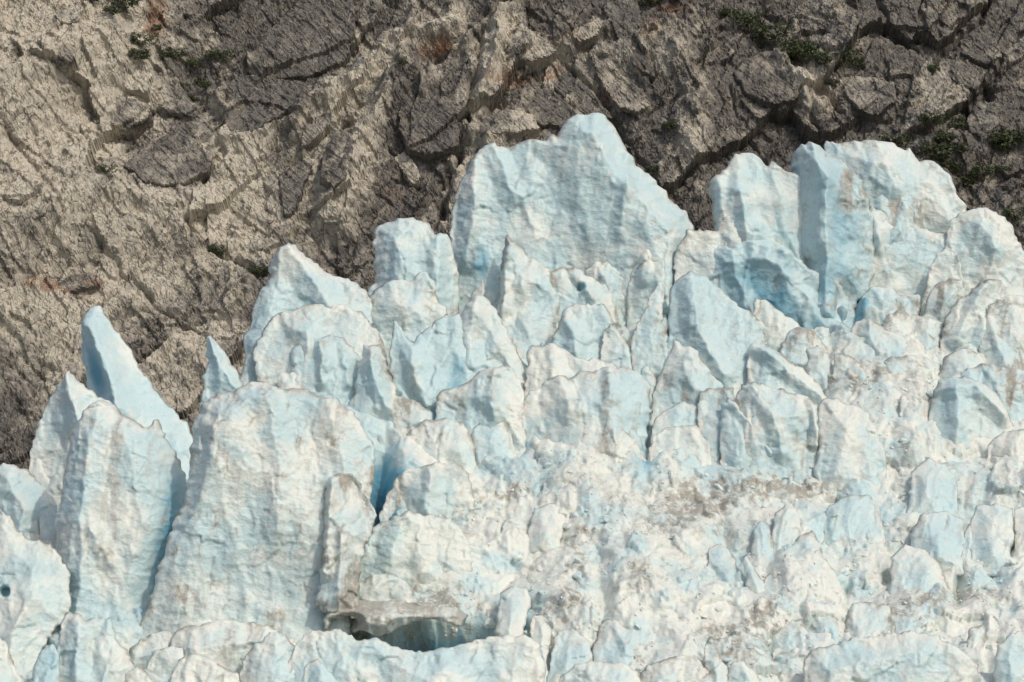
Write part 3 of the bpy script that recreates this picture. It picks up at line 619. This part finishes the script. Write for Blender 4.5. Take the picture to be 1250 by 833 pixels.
S('long low wavy block under the big smooth dome', 742, 'E', [(-40,620),(-20,520),(40,480),(120,442),(200,440),(262,482),(275,560)], ext=0, blue=.3, dirt=.6, **BL)
S('dirty overhanging roof of the dark ice cave', 775, 'E', [(-65,600),(-40,560),(0,548),(60,535),(130,540),(200,530),(250,545),(330,560),(420,560),(470,590),(440,630),(400,615),(340,605),(280,612),(230,630),(190,655),(140,665),(100,650),(60,655),(40,640),(60,600),(20,590),(-20,600),(-30,640),(-60,640)], db=.55, blue=.15, dirt=1.0, T_=8, fwd=10, free=True, fac=.3, name='ice_roof', cat='ice roof')
S('long smooth lip of ice in front of the dark ice cave', 862, 'E', [(-260,900),(-160,690),(-100,640),(-60,650),(0,640),(60,680),(130,668),(200,708),(300,722),(400,705),(500,680),(620,655),(680,668),(728,700),(745,780),(740,860)], blue=.3, dirt=.25, T_=8, fac=.4)
S('smooth rounded boulder of ice at the right end of the cave', 785, 'E', [(560,690),(570,590),(582,510),(620,482),(680,490),(694,545),(680,600),(660,690)], blue=.1, dirt=.3, **BL)
S('egg shaped pale block right of the cave lip', 800, 'E', [(690,730),(692,640),(702,592),(740,588),(772,640),(765,700),(750,760)], blue=.3, **BL)
S('rounded block with rippled blue base right of the egg shaped block', 818, 'E', [(745,850),(765,740),(790,645),(840,638),(900,680),(915,750),(920,820)], blue=.55, dirt=.4, **BL)
S('pale polished dome half buried in the rubble left of centre', 660, 'E', [(685,310),(692,230),(705,200),(780,183),(830,215),(835,260),(800,320)], blue=.25, **BL)
S('small upright oval block left of the pale polished dome', 668, 'E', [(575,350),(582,290),(600,245),(640,258),(655,300),(650,345)], blue=.15, dirt=.3, **BL)
S('smooth blue hollowed hump above the pale polished dome', 626, 'E', [(730,210),(735,110),(770,85),(830,78),(900,100),(940,140),(965,190)], blue=.7, T_=3, **BL)
S('grey lump right of centre in the rubble below the scalloped wall', 600, 'E', [(1140,130),(1150,90),(1190,65),(1235,65),(1240,110),(1235,150)], blue=.3, dirt=.6, **BL)
S('broad rounded hump low in the centre right of the rippled block', 812, 'E', [(910,820),(920,700),(950,612),(1010,590),(1090,620),(1140,660),(1150,740),(1170,820)], blue=.2, dirt=.55, **BL)
S('low white mound at the bottom edge right of the cave lip', 858, 'E', [(770,900),(800,810),(850,770),(930,755),(1030,760),(1085,800),(1110,880)], blue=.2, dirt=.25, **BL)
S('crumpled white mound at the bottom edge below the broad hump', 856, 'E', [(1070,880),(1090,800),(1115,770),(1200,742),(1290,735),(1340,800),(1350,880)], blue=.2, dirt=.45, **BL)
# ---- bottom left
S('cluster topped rounded block at the bottom left', 850, 'D', [(190,880),(210,700),(222,640),(240,592),(280,585),(310,612),(370,598),(408,610),(420,680),(465,715),(500,790),(520,860)], blue=.25, dirt=.35, T_=8, rid=[([(300,620),(280,720),(290,833)],2.5,4)])
S('deep blue shaded block at the bottom edge in the left corner', 856, 'D', [(100,900),(120,800),(150,715),(190,690),(215,730),(215,880)], blue=1.1, dirt=.15, **BL)  # fills the dark recess, its shade put into the deep blue
S('pale sloping block filling the bottom left corner', 864, 'D', [(-60,900),(-40,680),(0,670),(30,700),(60,780),(110,850),(120,900)], blue=.3, **BL)
S('dirty grey wedge at the foot of the shaded blue gully', 816, 'D', [(465,770),(470,710),(540,662),(618,645),(640,690),(640,760)], blue=.45, dirt=.8, **BL)
S('rounded pale cube with a blue left shade at the bottom left', 846, 'D', [(520,860),(532,780),(560,722),(620,700),(662,710),(670,780),(650,860)], blue=.35, **BL)
S('tiny white mound at the bottom edge left of the rounded pale cube', 868, 'D', [(430,900),(455,800),(500,780),(555,835),(570,900)], blue=.1, **BL)
S('long pale shelf of ice under the huge dirty slab', 826, 'D', [(600,790),(622,680),(645,642),(700,625),(800,610),(880,615),(960,625),(1010,645),(1030,720),(1020,800)], blue=.2, dirt=.35, T_=6)
S('low wedge with a sharp top in front of the long pale shelf', 840, 'D', [(660,800),(672,722),(730,680),(775,700),(800,770),(800,820)], blue=.3, **BL)
S('white crusty mound at the bottom edge under the long shelf', 860, 'D', [(600,900),(620,820),(650,752),(720,730),(800,770),(870,800),(900,900)], blue=.15, dirt=.4, **BL)
S('grey shell shaped block with a scalloped rim at the bottom', 852, 'D', [(868,880),(875,785),(920,700),(980,650),(1040,655),(1100,740),(1105,790),(1100,870)], blue=.4, dirt=.35, fac=.4, **BL)
S('small wedge right of the grey shell shaped block at the bottom', 862, 'D', [(1095,880),(1110,770),(1150,750),(1210,800),(1250,840),(1270,900)], blue=.3, **BL)
S('jagged brown splinters at the foot of the huge dirty slab', 764, 'D', [(890,640),(900,600),(940,590),(965,540),(1000,500),(1020,560),(1060,590),(1070,640)], blue=.2, dirt=1.0, **BL)
# ---- lower right rubble field, larger pieces
S('upright grey fin with a dark left side in the lower right rubble', 708, 'F', [(245,450),(255,340),(270,275),(290,245),(320,260),(340,330),(345,450)], blue=.55, dirt=.5, **FN)
S('smooth rounded block leaning on the upright grey fin', 704, 'F', [(330,440),(335,300),(345,215),(380,190),(420,200),(440,250),(450,320),(460,420)], blue=.4, dirt=.2, **BL)
S('grey shaded block right of the smooth rounded block in the rubble', 706, 'F', [(380,420),(400,340),(430,300),(480,280),(512,335),(530,400)], blue=.45, dirt=.55, **BL)
S('small blue grey hump left of the upright grey fin', 718, 'F', [(95,480),(105,345),(150,330),(200,380),(215,430),(220,490)], blue=.7, **BL)
S('thin bright splinter at the foot of the upright grey fin', 750, 'F', [(250,580),(240,470),(228,380),(242,368),(280,440),(320,500),(330,590)], blue=.15, **FN)
S('pale curled block right of the blue faced hump in the rubble', 728, 'F', [(435,470),(442,385),(465,365),(500,352),(540,400),(575,460),(600,520)], blue=.15, dirt=.3, **BL)
S('blue faced hump under the upright grey fin', 738, 'F', [(300,540),(312,450),(360,430),(430,440),(455,500),(460,560)], blue=.7, **BL)
S('grey cone low in the dirty patch of the rubble', 768, 'F', [(105,650),(120,600),(150,558),(200,570),(235,600),(250,660)], blue=.5, dirt=.6, **BL)
S('brown grey pointed block beside the dirty patch', 784, 'F', [(305,680),(315,600),(345,545),(380,512),(410,560),(420,640)], db=.5, blue=.3, dirt=.95, **BL)
S('rounded block with a warm white top beside the dirty patch', 800, 'F', [(340,720),(352,650),(380,618),(440,602),(472,655),(505,720)], blue=.1, dirt=.5, **BL)
S('pointed slab rising from the bottom edge right of centre', 846, 'F', [(70,880),(85,750),(95,690),(108,668),(140,722),(180,800),(210,880)], blue=.35, dirt=.45, **FN)
S('low tilted slab at the bottom edge right of the pointed slab', 850, 'F', [(170,880),(180,770),(230,752),(280,800),(320,880)], blue=.3, dirt=.35, **BL)
S('long smooth pale mound along the bottom edge at lower right', 856, 'F', [(440,900),(452,760),(480,720),(560,690),(700,668),(850,645),(930,660),(1000,700),(1085,765),(1105,880)], blue=.3, dirt=.3, T_=7, fac=.35)
S('smooth pale blue boulder of ice in the bottom right corner', 876, 'F', [(1135,900),(1140,780),(1152,700),(1200,652),(1250,640),(1310,660)], blue=.45, dirt=.05, fac=.4, rough=.5, **BL)
S('rounded cube shaped block with blue cracks round it at lower right', 684, 'F', [(1060,360),(1052,260),(1078,192),(1150,182),(1210,200),(1222,270),(1200,360)], blue=.4, dirt=.2, **BL)
S('bright leaning slab at the right edge beside the cube shaped block', 692, 'F', [(1215,380),(1215,205),(1240,195),(1300,200),(1320,380)], blue=.1, **BL)
S('small blue wedge between cracks left of the cube shaped block', 678, 'F', [(1025,370),(1035,290),(1047,242),(1070,290),(1092,370)], blue=.5, **BL)
S('creased white hump with a blue left edge in the lower right', 724, 'F', [(765,470),(762,380),(820,330),(890,350),(940,400),(970,450),(980,520)], blue=.3, dirt=.3, **BL)
S('grey rippled hump above the creased white hump', 684, 'F', [(835,370),(842,290),(870,230),(960,210),(1028,240),(1040,340),(1040,390)], blue=.45, dirt=.4, **BL)
S('low shaded hump below the shark fin slab', 642, 'F', [(520,280),(535,200),(600,160),(680,150),(720,190),(740,270)], blue=.45, **BL)
S('broad faint blue hump at the upper right of the rubble', 614, 'F', [(830,190),(838,70),(900,20),(960,35),(1005,90),(1010,180)], blue=.5, dirt=.25, **BL)
S('white cracked block low in the right rubble above the long mound', 782, 'F', [(590,720),(602,600),(625,542),(700,538),(765,560),(785,625),(790,720)], blue=.25, dirt=.45, **BL)
S('shaded grey ramp with a dirty foot left of the white cracked block', 776, 'F', [(465,640),(475,565),(540,560),(590,620),(610,690)], blue=.4, dirt=.8, **BL)
S('upright grey edged plate right of the long smooth mound', 812, 'F', [(1040,800),(1050,640),(1108,620),(1115,700),(1105,800)], blue=.3, dirt=.6, **FN)
S('dirty brown knuckle of ice on the left of the dirty band', 612, 'F', [(90,220),(105,180),(125,155),(150,155),(170,185),(185,230)], db=.6, blue=.1, dirt=1.0, **BL)
S('brown folded block in the middle of the dirty band', 604, 'F', [(290,180),(305,125),(330,102),(370,115),(420,140),(440,190)], db=.6, blue=.15, dirt=1.0, **BL)
for a_, k_ in exec_list: serac(*a_, **k_)
# ------------------------------------------------------------------ loose ice chunks on the rubble field
def chunk_mesh(seed, sub=2):
    rng = random.Random(seed)
    import bmesh
    bm = bmesh.new(); bmesh.ops.create_icosphere(bm, subdivisions=sub, radius=1)
    planes = [(np.array([rng.gauss(0, 1), rng.gauss(0, 1), rng.gauss(0, 1)]), rng.uniform(.45, .85)) for _ in range(9)]
    planes = [(p / np.linalg.norm(p), d) for p, d in planes]
    co = np.array([v.co[:] for v in bm.verts]); fcs = np.array([[v.index for v in f.verts] for f in bm.faces]); bm.free()
    for p, d in planes:
        q = co @ p; co = co - np.outer(np.maximum(q - d, 0), p)
    co = co * np.array([1, .85, .8]) * (1 + .06 * vnoise(co[:, 0] * 3 + seed, co[:, 1] * 3, co[:, 2] * 3, 5))[:, None]
    return co, fcs
variants = [chunk_mesh(900 + i) for i in range(10)]
small = [chunk_mesh(950 + i, 1) for i in range(10)]
RUBBLE = [(600,560),(780,548),(1000,560),(1250,540),(1250,833),(860,850),(700,800),(655,760),(430,760),(440,700),(520,640),(560,600)]
XTRA = [(1000,480,60,26,0,1.0),(1130,480,40,20,0,.5),(1080,530,60,24,0,.8),(720,545,60,14,0,1.),(540,470,0.1,0.1,0,0),(460,800,60,20,0,.3)]
rng = random.Random(4)
def scatter(n, smin, smax, test):
    out = []
    while len(out) < n:
        x = rng.uniform(-10, 1260); y = rng.uniform(440, 850)
        inr = bool(inside(np.array([x]), np.array([y]), RUBBLE)[0])
        dens = (.75 if inr else 0) + float(splats(np.array([x]), np.array([y]), XTRA)[0])
        dens *= .35 + .9 * max(0, float(fbm(np.array([x / 40.]), np.array([y / 30.]), 301, 2)[0]) + .45)
        if rng.random() > dens: continue
        s = smin + (smax - smin) * rng.random() ** 2.2
        out.append((x, y, s))
    return out
ZONES = [(900, 600, 'on the brown dirty band in the centre right'), (1120, 480, 'between the dirty blocks at the upper right'), (1180, 640, 'around the cube shaped block at right'),
         (1020, 680, 'around the creased hump at lower right'), (900, 700, 'around the upright grey fin in the rubble'), (900, 780, 'in the dirty patch near the bottom right'),
         (1120, 760, 'behind the long mound at the bottom right'), (760, 700, 'on the pale crumpled slope right of the cave'), (700, 620, 'around the polished dome in the centre'),
         (560, 640, 'on the slope above the ice cave'), (740, 550, 'at the foot of the wide scalloped wall'), (480, 800, 'on the smooth lip by the ice cave'), (1040, 545, 'under the hooded block at right'), (700, 790, 'beside the egg shaped block near the bottom')]
pts = scatter(150, .9, 2.0, None)
vm = []
for i, (c, f) in enumerate(variants):
    dd = (np.clip(.35 + .5 * vnoise(c[:, 0] * 2, c[:, 1] * 2, c[:, 2] * 2, 7), 0, 1)); bl = .15 + .3 * vnoise(c[:, 0], c[:, 1], c[:, 2], 8)
    o = mesh_obj('ice_chunk', c, f, ICE, attrs={'dirt': dd * (.1 if i % 3 else .5), 'blue': bl}, smooth=False)
    vm.append(o)
xs = np.array([p[0] for p in pts]); ys = np.array([p[1] for p in pts])
gp = ground_point(xs, ys)
for i, (x, y, s) in enumerate(pts):
    o = vm[i] if i < len(vm) else vm[i % len(vm)].copy()
    if i >= len(vm): col.objects.link(o)
    p = gp[i]; o.location = (p[0], p[1] + s * .1, p[2] - s * .1)
    o.scale = (s * rng.uniform(.8, 1.3), s * rng.uniform(.8, 1.1), s * rng.uniform(.6, .9)); o.rotation_euler = (rng.uniform(-.7, .7), rng.uniform(-.7, .7), rng.uniform(0, 6.3))
    zn = min(ZONES, key=lambda z: (z[0] - x) ** 2 + (1.5 * (z[1] - y)) ** 2)[2]
    tag(o, 'small loose chunk of broken ice ' + zn, 'ice chunk', 'loose ice chunks ' + zn)
pts = scatter(1800, .25, .7, None)
xs = np.array([p[0] for p in pts]); ys = np.array([p[1] for p in pts]); gp = ground_point(xs, ys)
CO, FC, DI, BLU, n0 = [], [], [], [], 0
for i, (x, y, s) in enumerate(pts):
    c, f = small[i % 10]
    a, b2 = rng.uniform(0, 6.3), rng.uniform(-.8, .8)
    Rm = np.array([[math.cos(a), -math.sin(a), 0], [math.sin(a), math.cos(a), 0], [0, 0, 1]]) @ np.array([[1, 0, 0], [0, math.cos(b2), -math.sin(b2)], [0, math.sin(b2), math.cos(b2)]])
    cc = (c * s) @ Rm.T + gp[i] + np.array([0, s * .1, 0])
    CO.append(cc); FC.append(f + n0); n0 += len(c)
    DI.append(np.full(len(c), rng.choice([.0, .05, .1]))); BLU.append(np.full(len(c), rng.uniform(-.2, .5)))
o = mesh_obj('ice_rubble', np.concatenate(CO), np.concatenate(FC), ICE, attrs={'dirt': np.concatenate(DI), 'blue': np.concatenate(BLU)}, smooth=False)
tag(o, 'fine crushed ice rubble spread between the blocks', 'ice rubble', kind='stuff')

# ------------------------------------------------------------------ bold slabs of rock standing out of the cliff
def slab(tile, pts, out, tilt, label=None, tan=None):
    global count; count += 1
    rg = random.Random(count * 5); sd = count * 11
    P = tp(tile, pts)
    x, y, fc, d, b, near = relief_body(P, 1.7, rg, .7)
    dm = d * .25; e = np.clip(dm / .5, 0, 1)
    cx, cy = np.mean([p[0] for p in P]), np.mean([p[1] for p in P])
    s, t = (x - cx) * .25, (y - cy) * .25
    sw = 45 * sm(330, -150, cx + .35 * cy)
    base = world(x, y, cliff_depth(y) - sw * .9)
    under = cliff_relief(x, y)
    lv = np.percentile(under, 60)
    h = .35 * under + .65 * lv + out * .6 * (.6 + .4 * e) + tilt[0] * s + tilt[1] * t + fbm(s / 5, t / 5, sd, 4) * .35 + ridged((s + t) / 6, (t - s) / 1.4, sd + 4, 4) * .25
    bb, k1, k2 = blocks((s + .6 * t) / 3.2, (t - .6 * s) / 2, sd + 9, 1.3); h = h + bb * .22
    hb = under - 3
    f = base.copy(); f[:, 1] -= h * .9; f[:, 2] += h * .43
    bk = base.copy(); bk[:, 1] -= hb * .9; bk[:, 2] += hb * .43
    mb = np.where(b, 1.0, 0.0)[:, None]
    f = f * (1 - mb) + bk * mb
    bk = bk + np.array([0, .5, 0])
    co, faces, ib = weld(x, y, fc, f, bk, b)
    tv = np.clip(splats(x, y, TAN) + .12 if tan is None else np.full(len(x), tan), -.2, 1.2); ru = splats(x, y, RUST)
    o = mesh_obj('rock_slab', co, faces, ROCK, parent=cliff, attrs={'tan': np.concatenate([tv, tv[ib]]), 'rust': np.concatenate([ru, ru[ib]])}, smooth=False)
    if label: o['label'] = label
slab('a', [(450,640),(540,540),(650,470),(720,430),(790,480),(808,560),(760,640),(680,700),(600,720),(520,700)], 3, (-.12, .1), tan=.15)
slab('a', [(805,530),(815,400),(830,320),(880,280),(960,300),(1100,320),(1150,380),(1040,440),(960,500),(880,530)], 3, (.1, .1), 'smooth dark grey slab', tan=-.1)
slab('a', [(920,290),(900,200),(960,120),(1060,30),(1120,-10),(1290,-10),(1300,150),(1250,250),(1120,300)], 3, (.1, -.05), tan=-.05)
slab('a', [(300,400),(420,330),(540,370),(550,410),(460,470),(340,450)], 2.5, (0, .15), tan=.4)
slab('a', [(400,300),(480,240),(560,260),(540,340),(470,330)], 2.5, (0, .2), tan=.9)
slab('a', [(560,300),(640,270),(720,380),(680,410),(570,370)], 2, (.1, 0), tan=.5)
slab('b', [(210,470),(215,380),(260,300),(330,350),(400,430),(445,490),(430,560),(330,590),(240,560)], 3, (.15, .05), 'dark grey triangular slab', tan=-.15)
slab('b', [(190,560),(230,530),(285,600),(290,660),(250,660)], 2.5, (.05, .1), tan=.8)
slab('b', [(660,400),(690,320),(760,300),(830,370),(860,430),(800,470),(720,460)], 2.5, (.1, .1), 'dark grey slab', tan=-.1)
slab('b', [(600,230),(650,120),(720,130),(790,210),(740,240),(680,260)], 3, (-.1, .1), tan=.5)
slab('b', [(760,290),(820,230),(900,290),(960,370),(1000,420),(900,430),(850,380)], 2.5, (.1, .1), tan=-.1)
slab('b', [(500,520),(520,450),(620,420),(700,430),(730,490),(640,515)], 2.5, (0, .1), tan=.55)
slab('b', [(900,190),(960,150),(1040,260),(1140,370),(1090,410),(1010,390),(930,280)], 2, (-.1, .05), tan=.5)
slab('b', [(835,165),(850,120),(920,90),(965,100),(940,150),(870,180)], 3, (0, .2), tan=.75)
slab('b', [(980,-10),(1080,20),(1110,150),(1150,320),(1060,260),(990,120),(940,30)], 2.5, (.1, 0), tan=-.1)
slab('c', [(780,100),(800,0),(860,-10),(870,80),(850,150)], 3, (.1, 0), tan=.05)
slab('c', [(880,60),(900,-10),(950,-10),(940,80),(900,130)], 3, (-.1, 0), tan=.3)
slab('c', [(1020,100),(1090,60),(1150,90),(1185,180),(1130,205),(1030,170)], 3.5, (.1, .1), tan=.2)
slab('c', [(930,220),(960,170),(1060,180),(1130,230),(1090,320),(1020,290)], 3, (0, .15), tan=.15)
slab('c', [(590,330),(620,270),(700,280),(780,300),(790,380),(720,430),(640,400)], 3, (.05, .1), tan=.25)
slab('c', [(1040,420),(1080,340),(1150,350),(1170,440),(1120,500),(1060,480)], 3, (.05, .1), tan=.15)
slab('c', [(190,260),(240,210),(350,210),(420,290),(430,380),(340,400),(240,350)], 3, (.1, .1), tan=.05)
slab('c', [(960,480),(990,465),(1025,490),(1010,530),(970,520)], 3, (0, .1), tan=.2)
slab('c', [(1160,590),(1210,530),(1260,540),(1260,600),(1190,620)], 3, (0, .2), tan=.1)
slab('A', [(140,240),(230,180),(330,170),(370,220),(280,250),(190,262)], 1.6, (0, .12), tan=.35)
slab('a', [(200,80),(260,50),(320,70),(300,130),(230,130)], 2.5, (0, .1), tan=.8)
slab('a', [(190,250),(250,225),(300,280),(270,300),(200,290)], 2.5, (0, .1), tan=.5)
slab('a', [(1100,500),(1190,440),(1215,460),(1160,530),(1090,570)], 3, (0, .1), tan=.35)
slab('a', [(1010,640),(1090,590),(1150,600),(1110,680),(1060,800),(1030,790)], 3, (.1, .1), tan=.3)
slab('a', [(1160,680),(1180,560),(1240,500),(1290,560),(1280,680),(1220,740)], 3, (.1, .1), tan=.2)

# ------------------------------------------------------------------ shrubs on the ledges
ml, t, b = nodes('shrub_leaf')
geo = N(t, 'ShaderNodeNewGeometry').outputs['Position']
L(t, mix(t, ramp(t, noise(t, geo, 1.2, 3), .35, .65), (.022, .038, .014), (.085, .105, .04)), b.inputs['Base Color']); b.inputs['Roughness'].default_value = .6
mw, t, b = nodes('shrub_wood'); b.inputs['Base Color'].default_value = (.09, .07, .05, 1)
def shrub_parts(seed, nl=700):
    rg = np.random.RandomState(seed)
    cl = rg.uniform(-1, 1, (11, 3)) * np.array([1, .6, .45]) + np.array([0, 0, .6]); r = rg.uniform(.25, .5, 11)
    k = rg.randint(0, 11, nl); dirn = rg.normal(size=(nl, 3)); dirn /= np.linalg.norm(dirn, axis=1)[:, None]
    c = cl[k] + dirn * (r[k] * rg.uniform(.5, 1.1, nl))[:, None]
    a = rg.normal(size=(nl, 3)); a /= np.linalg.norm(a, axis=1)[:, None]; bb = np.cross(a, rg.normal(size=(nl, 3))); bb /= np.linalg.norm(bb, axis=1)[:, None]
    s = rg.uniform(.06, .14, nl)[:, None]
    q = np.stack([c - a * s, c + bb * s * .6, c + a * s, c - bb * s * .6], 1).reshape(-1, 3)
    leaves = (q, np.arange(nl * 4).reshape(-1, 4))
    co, f = [], []
    for j in range(5):
        e = cl[j]; base = np.array([0, 0, -.25]); n0 = len(co)
        for z, rr in ((base, .06), (e, .015)):
            for q_ in range(4): co.append(z + rr * np.array([math.cos(q_ * 1.57), math.sin(q_ * 1.57), 0]))
        for q_ in range(4): f.append((n0 + q_, n0 + (q_ + 1) % 4, n0 + 4 + (q_ + 1) % 4, n0 + 4 + q_))
    return leaves, (np.array(co), np.array(f))
protos = [shrub_parts(40 + i) for i in range(4)]
SH = [('a',340,30,9,'dark shrub at the top edge near the upper left of the cliff'),('a',475,75,12,'largest dark bush left of the orange rock stain'),('a',425,103,8,'small pale green shrub left of the largest bush'),
 ('a',520,175,9,'dark shrub in the gully below the largest bush'),('a',495,222,9,'lowest dark shrub of the gully below the orange stain'),('a',645,200,9,'flat wide shrub on a ledge right of the gully'),
 ('a',705,218,7,'small shrub right beside the flat ledge shrub'),('a',795,200,9,'dark shrub on the ledge left of the big grey slab'),('a',718,265,6,'little dark tuft under the flat ledge shrub'),
 ('a',745,300,6,'little dark tuft on the edge left of the grey slab'),('a',690,340,6,'small tuft lowest on the broken ribs at upper left'),('a',405,688,6,'lone dark tuft low on the pale rock at left'),
 ('a',565,95,5,'tiny tuft under the orange rock stain'),('a',665,292,5,'tiny tuft between the ledge shrubs and the lowest tuft'),('b',232,272,5,'lone small tuft under the rusty overhang'),
 ('b',1150,12,12,'dark bush at the top edge right of the middle'),('b',1205,8,9,'dark bush at the top edge beside the reddish rock'),
 ('c',190,45,9,'thin green shrub high on the dark rock right of the middle'),('c',255,95,13,'upright dark conifer like bush high on the right half'),('c',335,155,16,'big dark bush at the upper end of the long green ledge'),
 ('c',400,200,13,'dark bush second along the long green ledge'),('c',450,225,14,'dark bush in the middle of the long green ledge'),('c',505,250,12,'dark bush at the lower end of the long green ledge'),
 ('c',590,240,10,'bright green low shrub just past the long green ledge'),('c',640,238,8,'small bright shrub farthest right on the long ledge'),('c',560,305,6,'tiny tuft below the long green ledge'),
 ('c',920,240,8,'dark shrub in the cleft under the leaning blocks'),('c',915,440,11,'dark shrub left of the small boulder at right'),('c',1000,455,9,'dark shrub above the small boulder at right'),
 ('c',970,515,10,'dark shrub just under the small boulder at right'),('c',1020,548,8,'little shrub right of the small boulder foot'),('c',780,520,9,'thin shrub above the right skyline tower'),
 ('c',910,572,14,'low wide shrub behind the right skyline tower'),('c',985,600,12,'low shrub on the grassy ramp at right'),('c',1050,622,13,'yellowish shrub at the end of the grassy ramp at right'),
 ('c',1110,600,9,'small yellowish shrub above the grassy ramp'),('c',1160,515,12,'green shrub at the left end of the right edge ledge'),('c',1215,500,16,'big green bush at the right edge of the cliff'),
 ('c',1190,590,8,'small shrub below the right edge ledge'),('c',1215,800,9,'dark shrub just above the far right ice'),('A',780,100,8,'dark shrub in the crack above the peaked ice tower'),('A',955,190,8,'dark shrub touching the left of the peaked ice tower'),
 ('b',1200,470,7,'small dark tuft right of the skyline tower summit'),('b',1135,625,6,'tiny dark tuft right of the tallest ice tower')]
first = {}
for i, (tl, x, y, sz, lab) in enumerate(SH):
    (px, py), = tp(tl, [(x, y)])
    q = cliff_point([px], [py + sz * .1], .6)[0]
    for dx in (-3, 3):
        q2 = cliff_point([px + dx], [py], .6)[0]; q[1] = min(q[1], q2[1] - .5)
    r = bpy.data.objects.new('shrub', None); col.objects.link(r); r.location = q
    tag(r, lab, 'shrub', 'shrubs growing on the cliff ledges')
    k = i % 4
    if k not in first:
        (lc, lf), (wc, wf) = protos[k]
        first[k] = (mesh_obj('foliage', lc, lf, ml, parent=r, smooth=False), mesh_obj('stems', wc, wf, mw, parent=r))
    else:
        for c in first[k]:
            d_ = c.copy(); col.objects.link(d_); d_.parent = r
    s = sz * .34
    r.scale = (s * rng.uniform(.9, 1.4), s * .9, s * rng.uniform(.75, 1.1)); r.rotation_euler = (0, 0, rng.uniform(-.6, .6))
